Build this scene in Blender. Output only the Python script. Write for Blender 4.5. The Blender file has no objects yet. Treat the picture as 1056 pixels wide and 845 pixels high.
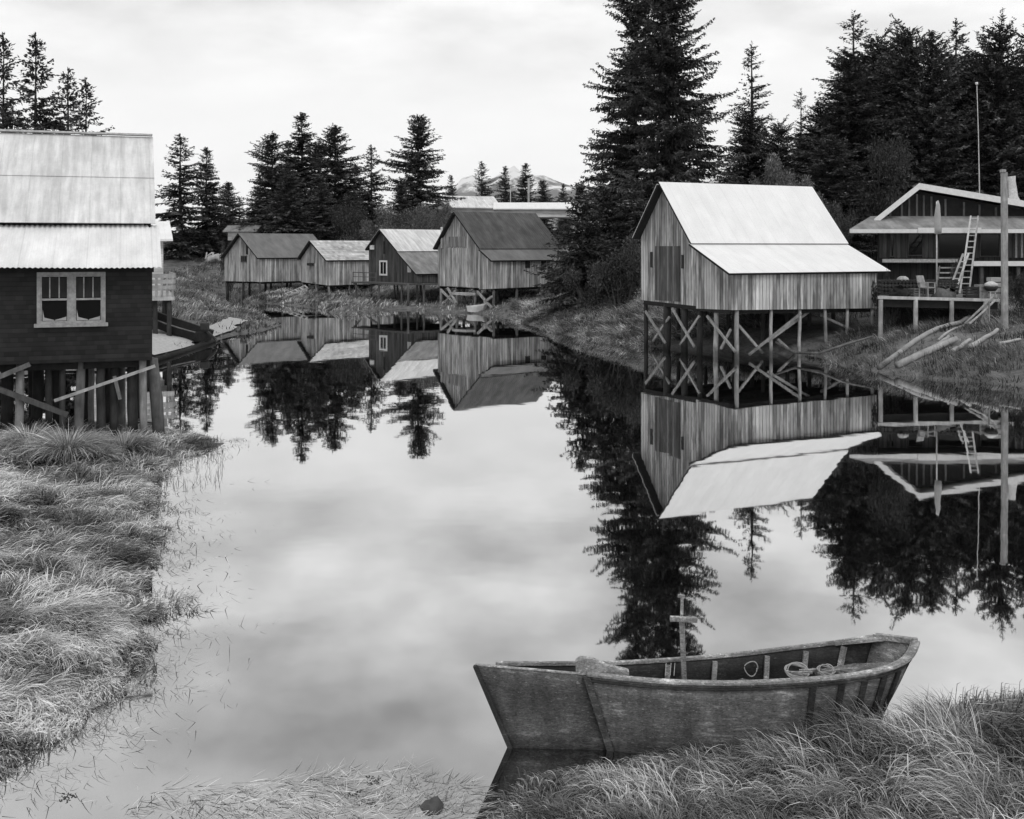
import bpy, math, random
import numpy as np
from mathutils import Vector, Matrix

random.seed(7)
RNG = np.random.default_rng(11)
SC = bpy.context.scene
COL = SC.collection
# camera model: level view-camera at 5 m above the water, looking along +Y
F, CX, HY, CAMZ = 1150.0, 528.0, 255.0, 5.0

def at(px, py, Y):
    return Vector(((px - CX) / F * Y, Y, CAMZ - (py - HY) / F * Y))

def wl(px, py, z=0.0):
    Y = F * (CAMZ - z) / (py - HY)
    return ((px - CX) / F * Y, Y)

# ------------------------------------------------------------------ materials
def sock(nt, s, v):
    if isinstance(v, bpy.types.NodeSocket):
        nt.links.new(v, s)
    elif v is not None:
        s.default_value = v

def mth(nt, op, a, b=None, c=None, clamp=False):
    n = nt.nodes.new('ShaderNodeMath'); n.operation = op; n.use_clamp = clamp
    sock(nt, n.inputs[0], a); sock(nt, n.inputs[1], b); sock(nt, n.inputs[2], c)
    return n.outputs[0]

def remap(nt, v, a, b, c, d, smooth=False):
    n = nt.nodes.new('ShaderNodeMapRange')
    if smooth: n.interpolation_type = 'SMOOTHSTEP'
    sock(nt, n.inputs[0], v)
    for i, x in enumerate((a, b, c, d)): sock(nt, n.inputs[i + 1], x)
    return n.outputs[0]

def comb(nt, x, y, z):
    n = nt.nodes.new('ShaderNodeCombineXYZ')
    for i, v in enumerate((x, y, z)): sock(nt, n.inputs[i], v)
    return n.outputs[0]

def noise(nt, vec, scale, detail=4, rough=0.55):
    n = nt.nodes.new('ShaderNodeTexNoise')
    n.inputs['Scale'].default_value = scale; n.inputs['Detail'].default_value = detail
    n.inputs['Roughness'].default_value = rough
    if vec is not None: nt.links.new(vec, n.inputs['Vector'])
    return n.outputs['Fac']

def new_mat(name):
    m = bpy.data.materials.new(name); m.use_nodes = True
    nt = m.node_tree
    b = nt.nodes['Principled BSDF']
    b.inputs['Roughness'].default_value = 0.85
    b.inputs['Specular IOR Level'].default_value = 0.25
    return m, nt, b

def xyz(nt):
    t = nt.nodes.new('ShaderNodeTexCoord')
    s = nt.nodes.new('ShaderNodeSeparateXYZ'); nt.links.new(t.outputs['Object'], s.inputs[0])
    return t.outputs['Object'], s.outputs[0], s.outputs[1], s.outputs[2]

def set_grey(nt, b, v, lo=0.004, hi=0.9):
    v = mth(nt, 'MINIMUM', mth(nt, 'MAXIMUM', v, lo), hi)
    nt.links.new(comb(nt, v, v, v), b.inputs['Base Color'])
    return v

def bump(nt, b, h, dist=0.01, strength=0.6):
    n = nt.nodes.new('ShaderNodeBump'); n.inputs['Distance'].default_value = dist
    n.inputs['Strength'].default_value = strength
    nt.links.new(h, n.inputs['Height']); nt.links.new(n.outputs[0], b.inputs['Normal'])

def mat_boards(name, base, var=0.35, width=0.2, stain=0.4, grain=0.4, horizontal=False, gap=0.5, seed=0.0):
    """weathered boards; vertical by default"""
    m, nt, b = new_mat(name)
    o, x, y, z = xyz(nt)
    u = mth(nt, 'ADD', x, y)
    if horizontal: u, z = z, u
    u = mth(nt, 'ADD', u, seed)
    w = noise(nt, comb(nt, mth(nt, 'MULTIPLY', u, 0.1), 0.0, mth(nt, 'MULTIPLY', z, 0.35)), 1.0, 2)
    us = mth(nt, 'ADD', u, mth(nt, 'MULTIPLY', mth(nt, 'SUBTRACT', w, 0.5), 0.06))
    q = mth(nt, 'DIVIDE', us, width)
    idn = mth(nt, 'FLOOR', q)
    wn = nt.nodes.new('ShaderNodeTexWhiteNoise'); wn.noise_dimensions = '1D'
    nt.links.new(idn, wn.inputs['W'])
    fr = mth(nt, 'FRACT', q)
    edge = mth(nt, 'MINIMUM', fr, mth(nt, 'SUBTRACT', 1.0, fr))
    gapm = remap(nt, edge, 0.03, 0.12, 1.0 - gap, 1.0)
    g = noise(nt, comb(nt, mth(nt, 'MULTIPLY', u, 34.0), wn.outputs['Value'], mth(nt, 'MULTIPLY', z, 1.3)), 1.0, 5, 0.65)
    st = noise(nt, comb(nt, mth(nt, 'MULTIPLY', u, 2.6), wn.outputs['Value'], mth(nt, 'MULTIPLY', z, 0.45)), 1.0, 4, 0.6)
    big = noise(nt, o, 0.45, 3)
    v = mth(nt, 'MULTIPLY', base, remap(nt, wn.outputs['Value'], 0, 1, 1 - var, 1 + var))
    v = mth(nt, 'MULTIPLY', v, remap(nt, g, 0.33, 0.67, 1 - grain, 1 + grain))
    v = mth(nt, 'MULTIPLY', v, remap(nt, st, 0.40, 0.56, 1 - stain, 1.1))
    v = mth(nt, 'MULTIPLY', v, remap(nt, big, 0.3, 0.7, 0.8, 1.18))
    v = mth(nt, 'MULTIPLY', v, gapm)
    set_grey(nt, b, v)
    bump(nt, b, mth(nt, 'ADD', gapm, mth(nt, 'MULTIPLY', g, 0.4)), 0.012, 0.7)
    return m

def mat_wood(name, base, var=0.35, scale=1.0):
    """poles, beams and logs: fine mottled grain"""
    m, nt, b = new_mat(name)
    o, x, y, z = xyz(nt)
    oi = nt.nodes.new('ShaderNodeObjectInfo')
    g = noise(nt, comb(nt, mth(nt, 'MULTIPLY', x, 9.0), mth(nt, 'MULTIPLY', y, 9.0), mth(nt, 'MULTIPLY', z, 2.0)), scale, 5, 0.65)
    k = noise(nt, o, 2.2 * scale, 4, 0.6)
    v = mth(nt, 'MULTIPLY', base, remap(nt, g, 0.25, 0.75, 1 - var, 1 + var))
    v = mth(nt, 'MULTIPLY', v, remap(nt, k, 0.3, 0.7, 0.7, 1.2))
    v = mth(nt, 'MULTIPLY', v, remap(nt, oi.outputs['Random'], 0, 1, 0.72, 1.2))
    ge = nt.nodes.new('ShaderNodeNewGeometry'); sz = nt.nodes.new('ShaderNodeSeparateXYZ'); nt.links.new(ge.outputs['Position'], sz.inputs[0])
    tide = mth(nt, 'ADD', sz.outputs[2], mth(nt, 'MULTIPLY', mth(nt, 'SUBTRACT', k, 0.5), 0.8))     # weed-darkened below the tide mark
    v = mth(nt, 'MULTIPLY', v, remap(nt, tide, 0.2, 0.55, 0.4, 1.0))
    set_grey(nt, b, v); bump(nt, b, g, 0.01, 0.5)
    return m

def mat_metal_roof(name, base, stain=0.25, pitch=0.0, rough=0.55, streak=6.0):
    """galvanised sheet: streaks run down the slope (local y), seams across"""
    m, nt, b = new_mat(name)
    o, x, y, z = xyz(nt)
    s1 = noise(nt, comb(nt, mth(nt, 'MULTIPLY', x, streak), mth(nt, 'MULTIPLY', y, 0.5), mth(nt, 'MULTIPLY', z, 0.5)), 1.0, 5, 0.65)
    s2 = noise(nt, comb(nt, mth(nt, 'MULTIPLY', x, 1.1), mth(nt, 'MULTIPLY', y, 0.8), mth(nt, 'MULTIPLY', z, 0.8)), 1.0, 4, 0.6)
    s3 = noise(nt, o, 14.0, 3, 0.7)
    v = mth(nt, 'MULTIPLY', base, remap(nt, s1, 0.38, 0.62, 1 - stain, 1.0))
    v = mth(nt, 'MULTIPLY', v, remap(nt, s2, 0.35, 0.65, 1 - stain * 0.8, 1.05))
    v = mth(nt, 'MULTIPLY', v, remap(nt, s3, 0.3, 0.7, 0.95, 1.03))
    sheet = mth(nt, 'FRACT', mth(nt, 'DIVIDE', x, 0.78))
    seam = remap(nt, mth(nt, 'MINIMUM', sheet, mth(nt, 'SUBTRACT', 1.0, sheet)), 0.0, 0.025, 0.86, 1.0)
    v = mth(nt, 'MULTIPLY', v, seam)
    set_grey(nt, b, v)
    b.inputs['Roughness'].default_value = rough
    if pitch > 0:
        wv = mth(nt, 'SINE', mth(nt, 'MULTIPLY', x, 2 * math.pi / pitch))
        bump(nt, b, wv, 0.012, 0.55)
    else:
        dent = noise(nt, comb(nt, mth(nt, 'MULTIPLY', x, 1.6), mth(nt, 'MULTIPLY', y, 1.1), mth(nt, 'MULTIPLY', z, 1.1)), 1.0, 3, 0.6)
        bump(nt, b, mth(nt, 'ADD', mth(nt, 'MULTIPLY', dent, 6.0), mth(nt, 'ADD', s3, mth(nt, 'MULTIPLY', seam, 6.0))), 0.006, 0.7)
    return m

def mat_shingle(name, base, rowh=.17, tile=.32):
    m, nt, b = new_mat(name)
    o, x, y, z = xyz(nt)
    row = mth(nt, 'DIVIDE', z, rowh)
    ri = mth(nt, 'FLOOR', row); rf = mth(nt, 'FRACT', row)
    c = mth(nt, 'ADD', mth(nt, 'DIVIDE', x, tile), mth(nt, 'MULTIPLY', ri, 0.37))
    wn = nt.nodes.new('ShaderNodeTexWhiteNoise'); wn.noise_dimensions = '2D'
    nt.links.new(comb(nt, mth(nt, 'FLOOR', c), ri, 0.0), wn.inputs['Vector'])
    rw = nt.nodes.new('ShaderNodeTexWhiteNoise'); rw.noise_dimensions = '1D'; nt.links.new(ri, rw.inputs['W'])
    v = mth(nt, 'MULTIPLY', base, remap(nt, wn.outputs['Value'], 0, 1, 0.72, 1.22))
    v = mth(nt, 'MULTIPLY', v, remap(nt, rw.outputs['Value'], 0, 1, 0.75, 1.15))
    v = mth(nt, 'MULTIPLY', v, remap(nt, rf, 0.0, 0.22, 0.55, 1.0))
    v = mth(nt, 'MULTIPLY', v, remap(nt, noise(nt, o, 0.9, 4), 0.3, 0.7, 0.75, 1.15))
    set_grey(nt, b, v); bump(nt, b, rf, 0.02, 0.6)
    return m

def mat_plain(name, v, rough=0.7, var=0.15, scale=5.0, spec=0.3):
    m, nt, b = new_mat(name)
    o, x, y, z = xyz(nt)
    n1 = noise(nt, o, scale, 5, 0.65)
    set_grey(nt, b, mth(nt, 'MULTIPLY', v, remap(nt, n1, 0.28, 0.72, 1 - var, 1 + var)))
    b.inputs['Roughness'].default_value = rough; b.inputs['Specular IOR Level'].default_value = spec
    bump(nt, b, n1, 0.004, 0.4)
    return m

def mat_attr(name, mul, rough=0.8, clump=0.35, cscale=0.6, trans=0.0):
    """leaves and blades: the per-face growth tone times clump variation"""
    m, nt, b = new_mat(name)
    o, x, y, z = xyz(nt)
    a = nt.nodes.new('ShaderNodeAttribute'); a.attribute_name = 'shade'
    oi = nt.nodes.new('ShaderNodeObjectInfo')
    v = mth(nt, 'MULTIPLY', a.outputs['Fac'], mul)
    v = mth(nt, 'MULTIPLY', v, remap(nt, noise(nt, o, cscale, 3), 0.3, 0.7, 1 - clump, 1 + clump))
    v = mth(nt, 'MULTIPLY', v, remap(nt, oi.outputs['Random'], 0, 1, 0.8, 1.25))
    set_grey(nt, b, v)
    b.inputs['Roughness'].default_value = rough
    b.inputs['Specular IOR Level'].default_value = 0.15
    if trans:
        t = nt.nodes.new('ShaderNodeBsdfTranslucent')
        nt.links.new(comb(nt, v, v, v), t.inputs[0])
        mx = nt.nodes.new('ShaderNodeMixShader'); mx.inputs[0].default_value = trans
        out = nt.nodes['Material Output']
        nt.links.new(b.outputs[0], mx.inputs[1]); nt.links.new(t.outputs[0], mx.inputs[2])
        nt.links.new(mx.outputs[0], out.inputs[0])
    return m

def mat_glass(name):
    m, nt, b = new_mat(name)
    b.inputs['Base Color'].default_value = (0.006, 0.006, 0.006, 1)
    b.inputs['Roughness'].default_value = 0.06
    b.inputs['Specular IOR Level'].default_value = 0.3
    return m

M = {}
M['silver_siding'] = mat_boards('silver weathered boards', 0.45, 0.4, 0.2, 0.5, 0.3, gap=.7)
M['pale_siding'] = mat_boards('pale weathered boards', 0.45, 0.38, 0.26, 0.45, 0.3, gap=.65, seed=3.3)
M['grey_siding'] = mat_boards('grey weathered boards', 0.27, 0.3, 0.2, 0.45, 0.4, seed=8.1)
M['dark_siding'] = mat_boards('dark weathered boards', 0.085, 0.35, 0.2, 0.4, 0.4, seed=1.7)
M['door_boards'] = mat_boards('dark door boards', 0.14, 0.4, 0.16, 0.35, 0.4, seed=5.5)
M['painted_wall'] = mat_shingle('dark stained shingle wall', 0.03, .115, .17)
M['lodge_wall'] = mat_boards('brown lodge panelling', 0.05, 0.2, 0.3, 0.3, 0.3)
M['lodge_panel'] = mat_boards('pale lodge panelling', 0.13, 0.2, 0.25, 0.3, 0.3)
M['white_siding'] = mat_boards('white house siding', 0.6, 0.1, 0.15, 0.2, 0.15, horizontal=True, gap=0.3)
M['roof_white'] = mat_metal_roof('bright galvanised roofing', 0.8, 0.045, 0.0, 0.5, 2.5)
M['roof_old'] = mat_metal_roof('stained galvanised roofing', 0.78, 0.26, 0.0, 0.6, 5.0)
M['roof_corr'] = mat_metal_roof('corrugated galvanised roofing', 0.84, 0.14, 0.0, 0.5, 2.5)
M['roof_rust'] = mat_metal_roof('rusted corrugated roofing', 0.13, 0.4, 0.22, 0.8, 1.6)
M['roof_grey'] = mat_metal_roof('grey composition roofing', 0.2, 0.25, 0.0, 0.85, 1.5)
M['roof_mid'] = mat_metal_roof('grey worn roofing', 0.33, 0.4, 0.3, 0.8, 1.2)
M['shingle'] = mat_shingle('split shingles', 0.55)
M['pole'] = mat_wood('silvered pole wood', 0.32, 0.4)
M['dark_pole'] = mat_wood('near-black pole wood', 0.04, 0.4)  # much darker version of the pole wood, mostly on the inner rows
M['mid_pole'] = mat_wood('grey pole wood', 0.12, 0.4)
M['lumber'] = mat_wood('pale lumber', 0.42, 0.25)
M['white'] = mat_plain('white paint', 0.72, 0.6, 0.1)
M['trim'] = mat_plain('worn white trim', 0.5, 0.7, 0.3, 9.0)
M['dim_trim'] = mat_plain('grey worn trim', 0.3, 0.7, 0.35, 9.0)
M['glass'] = mat_glass('dark window glass')
M['log'] = mat_wood('bleached log wood', 0.44, 0.25, 0.5)
M['black'] = mat_plain('black timber and painted shade', 0.018, 0.9, 0.4)  # dark timber colour; under the roof overhangs it stands in for shade
M['iron'] = mat_plain('dark iron', 0.025, 0.6, 0.3)
M['curtain'] = mat_plain('pale curtain cloth', 0.36, 0.9, 0.15)
M['needle'] = mat_attr('spruce needles', 1.15, 0.75, 0.45, 0.35)
M['leaf'] = mat_attr('broad leaves', 1.0, 0.7, 0.35, 0.5, 0.2)
M['blade'] = mat_attr('sedge blades', 1.0, 0.65, 0.42, 0.55, 0.2)
M['bark'] = mat_wood('spruce bark', 0.06, 0.45)
M['sand'] = mat_plain('pale beach gravel', 0.4, 0.9, 0.22, 6.0)
M['rope'] = mat_plain('old rope', 0.3, 0.9, 0.25, 30.0)
M['rock'] = mat_plain('wet stone', 0.06, 0.6, 0.4, 8.0)
M['weed'] = mat_plain('wet rockweed', 0.035, 0.5, 0.4, 20.0)

def mat_boat(name, base, scale=1.0):
    """bare old plywood with scraped paint left in patches"""
    m, nt, b = new_mat(name)
    o, x, y, z = xyz(nt)
    g = noise(nt, comb(nt, mth(nt, 'MULTIPLY', x, 5.0), mth(nt, 'MULTIPLY', y, 5.0), mth(nt, 'MULTIPLY', z, 26.0)), scale, 6, 0.7)
    p = noise(nt, o, 2.3, 6, 0.66)
    d = noise(nt, comb(nt, mth(nt, 'MULTIPLY', x, 7.0), mth(nt, 'MULTIPLY', y, 7.0), mth(nt, 'MULTIPLY', z, 1.2)), 1.0, 5, 0.7)
    sp = noise(nt, o, 46.0, 3, 0.7)
    fl = remap(nt, noise(nt, comb(nt, mth(nt, 'MULTIPLY', x, 14.0), mth(nt, 'MULTIPLY', y, 14.0), mth(nt, 'MULTIPLY', z, 40.0)), 1.3, 5, 0.75), 0.6, 0.66, 0.0, 1.0)
    v = mth(nt, 'MULTIPLY', base, remap(nt, p, 0.38, 0.62, 0.76, 1.25))
    v = mth(nt, 'MULTIPLY', v, remap(nt, d, 0.34, 0.66, 0.72, 1.25))
    v = mth(nt, 'MULTIPLY', v, remap(nt, g, 0.3, 0.7, 0.75, 1.25))
    scr = mth(nt, 'MULTIPLY', remap(nt, g, 0.54, 0.6, 0, 1), remap(nt, p, 0.48, 0.56, 0, 1))
    v = mth(nt, 'ADD', v, mth(nt, 'MULTIPLY', scr, base * 0.9))
    v = mth(nt, 'ADD', v, mth(nt, 'MULTIPLY', fl, base * 1.7))
    fine = noise(nt, comb(nt, mth(nt, 'MULTIPLY', x, 30.0), mth(nt, 'MULTIPLY', y, 30.0), mth(nt, 'MULTIPLY', z, 90.0)), scale, 4, 0.7)
    v = mth(nt, 'MULTIPLY', v, remap(nt, fine, 0.34, 0.66, 0.55, 1.45))
    v = mth(nt, 'MULTIPLY', v, remap(nt, sp, 0.3, 0.42, 0.45, 1.0))
    set_grey(nt, b, v); bump(nt, b, mth(nt, 'ADD', g, sp), 0.004, 0.5)
    b.inputs['Roughness'].default_value = 0.7
    return m
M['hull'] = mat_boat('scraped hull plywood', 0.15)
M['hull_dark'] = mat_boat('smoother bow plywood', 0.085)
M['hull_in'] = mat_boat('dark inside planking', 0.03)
M['rail'] = mat_boat('worn gunwale wood', 0.26)
M['batten'] = mat_boat('dark hull battens', 0.04)

# ground
def mat_ground():
    m, nt, b = new_mat('turf and mud')
    o, x, y, z = xyz(nt)
    a = noise(nt, o, 1.3, 6, 0.7); c = noise(nt, o, 0.16, 4, 0.6); d = noise(nt, o, 9.0, 4, 0.7)
    v = remap(nt, a, 0.3, 0.7, 0.05, 0.2)
    v = mth(nt, 'MULTIPLY', v, remap(nt, c, 0.35, 0.65, 0.7, 1.25))
    v = mth(nt, 'MULTIPLY', v, remap(nt, d, 0.3, 0.7, 0.7, 1.3))
    set_grey(nt, b, v); bump(nt, b, mth(nt, 'ADD', a, d), 0.06, 0.8)
    return m
M['ground'] = mat_ground()

def mat_water():
    m = bpy.data.materials.new('still slough water'); m.use_nodes = True
    nt = m.node_tree; nt.nodes.remove(nt.nodes['Principled BSDF'])
    out = nt.nodes['Material Output']
    gl = nt.nodes.new('ShaderNodeBsdfGlossy'); gl.inputs['Roughness'].default_value = 0.02
    gl.inputs['Color'].default_value = (0.98, 0.98, 0.98, 1)
    df = nt.nodes.new('ShaderNodeBsdfDiffuse'); df.inputs['Color'].default_value = (0.004, 0.004, 0.004, 1)
    lw = nt.nodes.new('ShaderNodeLayerWeight'); lw.inputs['Blend'].default_value = 0.5
    fac = remap(nt, lw.outputs['Facing'], 0.45, 0.95, 0.38, 0.91)
    mx = nt.nodes.new('ShaderNodeMixShader'); nt.links.new(fac, mx.inputs[0])
    nt.links.new(df.outputs[0], mx.inputs[1]); nt.links.new(gl.outputs[0], mx.inputs[2])
    nt.links.new(mx.outputs[0], out.inputs[0])
    t = nt.nodes.new('ShaderNodeTexCoord')
    n1 = noise(nt, t.outputs['Object'], 0.7, 2, 0.5)
    bp = nt.nodes.new('ShaderNodeBump'); bp.inputs['Strength'].default_value = 0.09; bp.inputs['Distance'].default_value = 0.02
    nt.links.new(n1, bp.inputs['Height']); nt.links.new(bp.outputs[0], gl.inputs['Normal'])
    return m
M['water'] = mat_water()

def mat_mountain():
    m, nt, b = new_mat('far forested mountain')
    o, x, y, z = xyz(nt)
    n1 = noise(nt, o, 0.006, 6, 0.65)
    sn = mth(nt, 'ADD', mth(nt, 'MULTIPLY', z, 0.0042), mth(nt, 'MULTIPLY', n1, 1.5))
    s = remap(nt, sn, 1.7, 1.84, 0.0, 1.0)
    v = mth(nt, 'ADD', mth(nt, 'MULTIPLY', s, 0.55), remap(nt, n1, 0.3, 0.7, 0.12, 0.24))
    set_grey(nt, b, v); b.inputs['Roughness'].default_value = 1.0
    return m
M['mountain'] = mat_mountain()

# ------------------------------------------------------------------ objects
def tag(o, label=None, cat=None, group=None, kind=None):
    if label: o['label'] = label
    if cat: o['category'] = cat
    if group: o['group'] = group
    if kind: o['kind'] = kind
    return o

def thing(name, label, cat, loc=(0, 0, 0), rotz=0.0, group=None):
    o = bpy.data.objects.new(name, None); COL.objects.link(o)
    o.location = loc; o.rotation_euler = (0, 0, rotz); o.empty_display_size = 0.2
    return tag(o, label, cat, group)

def root_matrix(o):
    while o.parent: o = o.parent
    return Matrix.Translation(o.location) @ o.rotation_euler.to_matrix().to_4x4() @ Matrix.Diagonal((*o.scale, 1)) if o.type == 'EMPTY' else Matrix.Identity(4)

def link_mesh(name, me, mat, parent=None, smooth=False):
    o = bpy.data.objects.new(name, me); COL.objects.link(o)
    if mat: me.materials.append(mat)
    if smooth: me.polygons.foreach_set('use_smooth', [True] * len(me.polygons))
    if parent: o.parent = parent
    return o

class MB:
    """collects shapes in world coordinates; build() links them as one mesh object"""
    def __init__(s): s.v = []; s.f = []
    def add(s, vs, fs):
        n = len(s.v); s.v += [Vector(p) for p in vs]; s.f += [tuple(i + n for i in f) for f in fs]; return s
    def hexa(s, a, b):
        """box from bottom quad a and top quad b"""
        return s.add(list(a) + list(b), [(3, 2, 1, 0), (4, 5, 6, 7), (0, 1, 5, 4), (1, 2, 6, 5), (2, 3, 7, 6), (3, 0, 4, 7)])
    def box(s, lo, hi, mtx=None):
        x0, y0, z0 = lo; x1, y1, z1 = hi
        a = [(x0, y0, z0), (x1, y0, z0), (x1, y1, z0), (x0, y1, z0)]; b = [(p[0], p[1], z1) for p in a]
        if mtx: a = [mtx @ Vector(p) for p in a]; b = [mtx @ Vector(p) for p in b]
        return s.hexa(a, b)
    def beam(s, p, q, w, h=None, up=(0, 0, 1)):
        p, q = Vector(p), Vector(q); h = h or w
        d = (q - p).normalized(); up = Vector(up)
        if abs(d.dot(up)) > 0.97: up = Vector((0, 1, 0))
        x = d.cross(up).normalized() * w / 2; y = x.cross(d).normalized() * h / 2
        return s.hexa([p - x - y, p + x - y, p + x + y, p - x + y], [q - x - y, q + x - y, q + x + y, q - x + y])
    def tube(s, pts, rad, n=8, cap=True, wob=0.0):
        pts = [Vector(p) for p in pts]
        if not hasattr(rad, '__len__'): rad = [rad] * len(pts)
        rings = []
        for i, p in enumerate(pts):
            d = (pts[min(i + 1, len(pts) - 1)] - pts[max(i - 1, 0)]).normalized()
            up = Vector((0, 0, 1)) if abs(d.z) < 0.9 else Vector((1, 0, 0))
            x = d.cross(up).normalized(); y = d.cross(x)
            rings.append([p + (x * math.cos(2 * math.pi * k / n) + y * math.sin(2 * math.pi * k / n)) * rad[i] * (1 + random.uniform(-wob, wob)) for k in range(n)])
        vs = [v for r in rings for v in r]; fs = []
        for i in range(len(rings) - 1):
            for k in range(n):
                k2 = (k + 1) % n
                fs.append((i * n + k, i * n + k2, (i + 1) * n + k2, (i + 1) * n + k))
        if cap:
            fs.append(tuple(range(n - 1, -1, -1))); fs.append(tuple((len(rings) - 1) * n + k for k in range(n)))
        return s.add(vs, fs)
    def prism(s, poly, off):
        """planar polygon swept by a vector"""
        n = len(poly); off = Vector(off); a = [Vector(p) for p in poly]; b = [p + off for p in a]
        return s.add(a + b, [tuple(range(n - 1, -1, -1)), tuple(range(n, 2 * n))] + [(i, (i + 1) % n, n + (i + 1) % n, n + i) for i in range(n)])
    def build(s, name, mat, parent=None, smooth=False, bevel=0.0):
        inv = root_matrix(parent).inverted() if parent else Matrix.Identity(4)
        me = bpy.data.meshes.new(name)
        me.from_pydata([tuple(inv @ v) for v in s.v], [], s.f)
        me.validate(); 
        o = link_mesh(name, me, mat, parent, smooth)
        if bevel:
            b = o.modifiers.new('edge', 'BEVEL'); b.width = bevel; b.segments = 2; b.limit_method = 'ANGLE'
        return o

def pole(mb, p, q, r0, r1=None, n=8):
    p, q = Vector(p), Vector(q); r1 = r1 or r0 * 0.9
    k = 4; pts = []
    for i in range(k + 1):
        t = i / k; pts.append(p.lerp(q, t) + Vector((random.uniform(-1, 1), random.uniform(-1, 1), 0)) * r0 * 0.12)
    return mb.tube(pts, [r0 + (r1 - r0) * i / k for i in range(k + 1)], n, True, 0.06)

def mesh_np(name, V, Fq, shade=None):
    """fast mesh from an (n,3) array and an (m,4) quad array, with an optional per-face tone"""
    me = bpy.data.meshes.new(name)
    me.vertices.add(len(V)); me.vertices.foreach_set('co', np.ascontiguousarray(V, dtype=np.float32).ravel())
    k = Fq.shape[1]
    me.loops.add(Fq.size); me.loops.foreach_set('vertex_index', np.ascontiguousarray(Fq, dtype=np.int32).ravel())
    me.polygons.add(len(Fq)); me.polygons.foreach_set('loop_start', np.arange(0, Fq.size, k, dtype=np.int32))
    me.update(calc_edges=True)
    if shade is not None:
        at_ = me.attributes.new('shade', 'FLOAT', 'FACE'); at_.data.foreach_set('value', np.ascontiguousarray(shade, dtype=np.float32))
    return me

# ------------------------------------------------------------------ terrain
LAT = RNG.random((64, 64))
def vnoise(x, y):
    xi = np.floor(x).astype(int); yi = np.floor(y).astype(int); fx = x - xi; fy = y - yi
    fx = fx * fx * (3 - 2 * fx); fy = fy * fy * (3 - 2 * fy)
    g = lambda a, b: LAT[a % 64, b % 64]
    return (g(xi, yi) * (1 - fx) + g(xi + 1, yi) * fx) * (1 - fy) + (g(xi, yi + 1) * (1 - fx) + g(xi + 1, yi + 1) * fx) * fy
def fbm(x, y):
    return (vnoise(x, y) + 0.5 * vnoise(2.1 * x + 7, 2.1 * y + 3) + 0.25 * vnoise(4.3 * x + 1, 4.3 * y + 9)) / 1.75

WATER = [(-5.6, 8), (-7, -12), (-1.2, -12), (-0.9, 7), wl(512, 850), wl(538, 808), wl(605, 788), wl(800, 772), wl(930, 745), wl(1056, 724),
         (12, 13.4), (30, 16), (46, 20), (46, 34), (26, 38), wl(1056, 398), wl(960, 391), wl(905, 384), wl(865, 377), wl(838, 367), wl(800, 365),
         wl(720, 361), wl(660, 356.5), wl(620, 351), wl(570, 343.5), wl(545, 335), wl(524, 329), wl(508, 325.5), wl(480, 323), wl(450, 322), wl(425, 319.5), wl(400, 319.5),
         wl(380, 321.5), wl(358, 326), wl(340, 322.5), wl(328, 318.5), wl(289, 314), wl(249, 311.5), wl(262, 308.5), wl(280, 307), wl(236, 305.5), wl(222, 308),
         wl(232, 313.5), wl(255, 322), wl(286, 331.5), wl(291, 335), wl(276, 340), wl(246, 345), wl(220, 352), wl(190, 362), wl(157, 374),
         (-20, 45.5), (-32, 43), (-32, 33), wl(0, 430), wl(100, 438), wl(165, 442), wl(215, 452), wl(236, 457), wl(198, 473), wl(176, 482), wl(180, 490), wl(161, 499), wl(170, 509), wl(154, 519), wl(161, 531), wl(176, 542), wl(171, 556), wl(152, 565), wl(166, 580),
         wl(147, 598), wl(157, 614), wl(170, 630), wl(146, 648), wl(160, 664), wl(148, 686), wl(126, 702), wl(133, 715), wl(98, 732), wl(92, 748), wl(60, 764), wl(0, 800)]
WP = np.array(WATER)
def sdf(x, y):
    """distance to the waterline: positive on land, negative over water"""
    x = np.asarray(x, float); y = np.asarray(y, float)
    d2 = np.full(x.shape, 1e18); ins = np.zeros(x.shape, bool)
    for i in range(len(WP)):
        ax, ay = WP[i]; bx, by = WP[(i + 1) % len(WP)]
        ex, ey = bx - ax, by - ay
        t = np.clip(((x - ax) * ex + (y - ay) * ey) / (ex * ex + ey * ey), 0, 1)
        d2 = np.minimum(d2, (x - ax - t * ex) ** 2 + (y - ay - t * ey) ** 2)
        c = ((ay > y) != (by > y)) & (x < (bx - ax) * (y - ay) / (by - ay + 1e-12) + ax)
        ins ^= c
    d = np.sqrt(d2)
    return np.where(ins, -d, d)

CTRL = np.array([(-29, 100, .22, 8), (-31, 86, .14, 5), (-40, 80, .12, 6), (-33, 116, .3, 8), (-38, 110, .25, 8), (-26, 130, .2, 9), (-34, 126, .25, 8), (-18, 78, .06, 3), (-20, 66, .07, 2), (-16, 97, .05, .5), (-9, 93, .06, .6), (-15, 118, .12, 5), (-10, 108, .1, 3),
                 (0, 95, .2, 3.5), (3, 84, .2, 3.2), (4, 110, .2, 5), (8, 66, .42, 5.0), (12, 62, .36, 5.0), (11, 57, .3, 2.6), (16, 56, .3, 2.4), (18, 50, .4, 2.3), (22, 49, .4, 2.15), (26, 47, .4, 2.2), (30, 60, .4, 3),
                 (20, 80, .3, 7), (40, 90, .3, 9), (-8, 18, .09, .3), (-6, 12, .09, .26), (-12, 28, .09, .4), (1.2, 9.8, .12, .14), (2.4, 9.5, .16, .2), (4.4, 9.5, .25, .34), (9, 11, .25, .42), (-25, 52, .1, 2), (0, 140, .12, 6), (-60, 140, .1, 9), (60, 60, .3, 6)])
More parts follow.
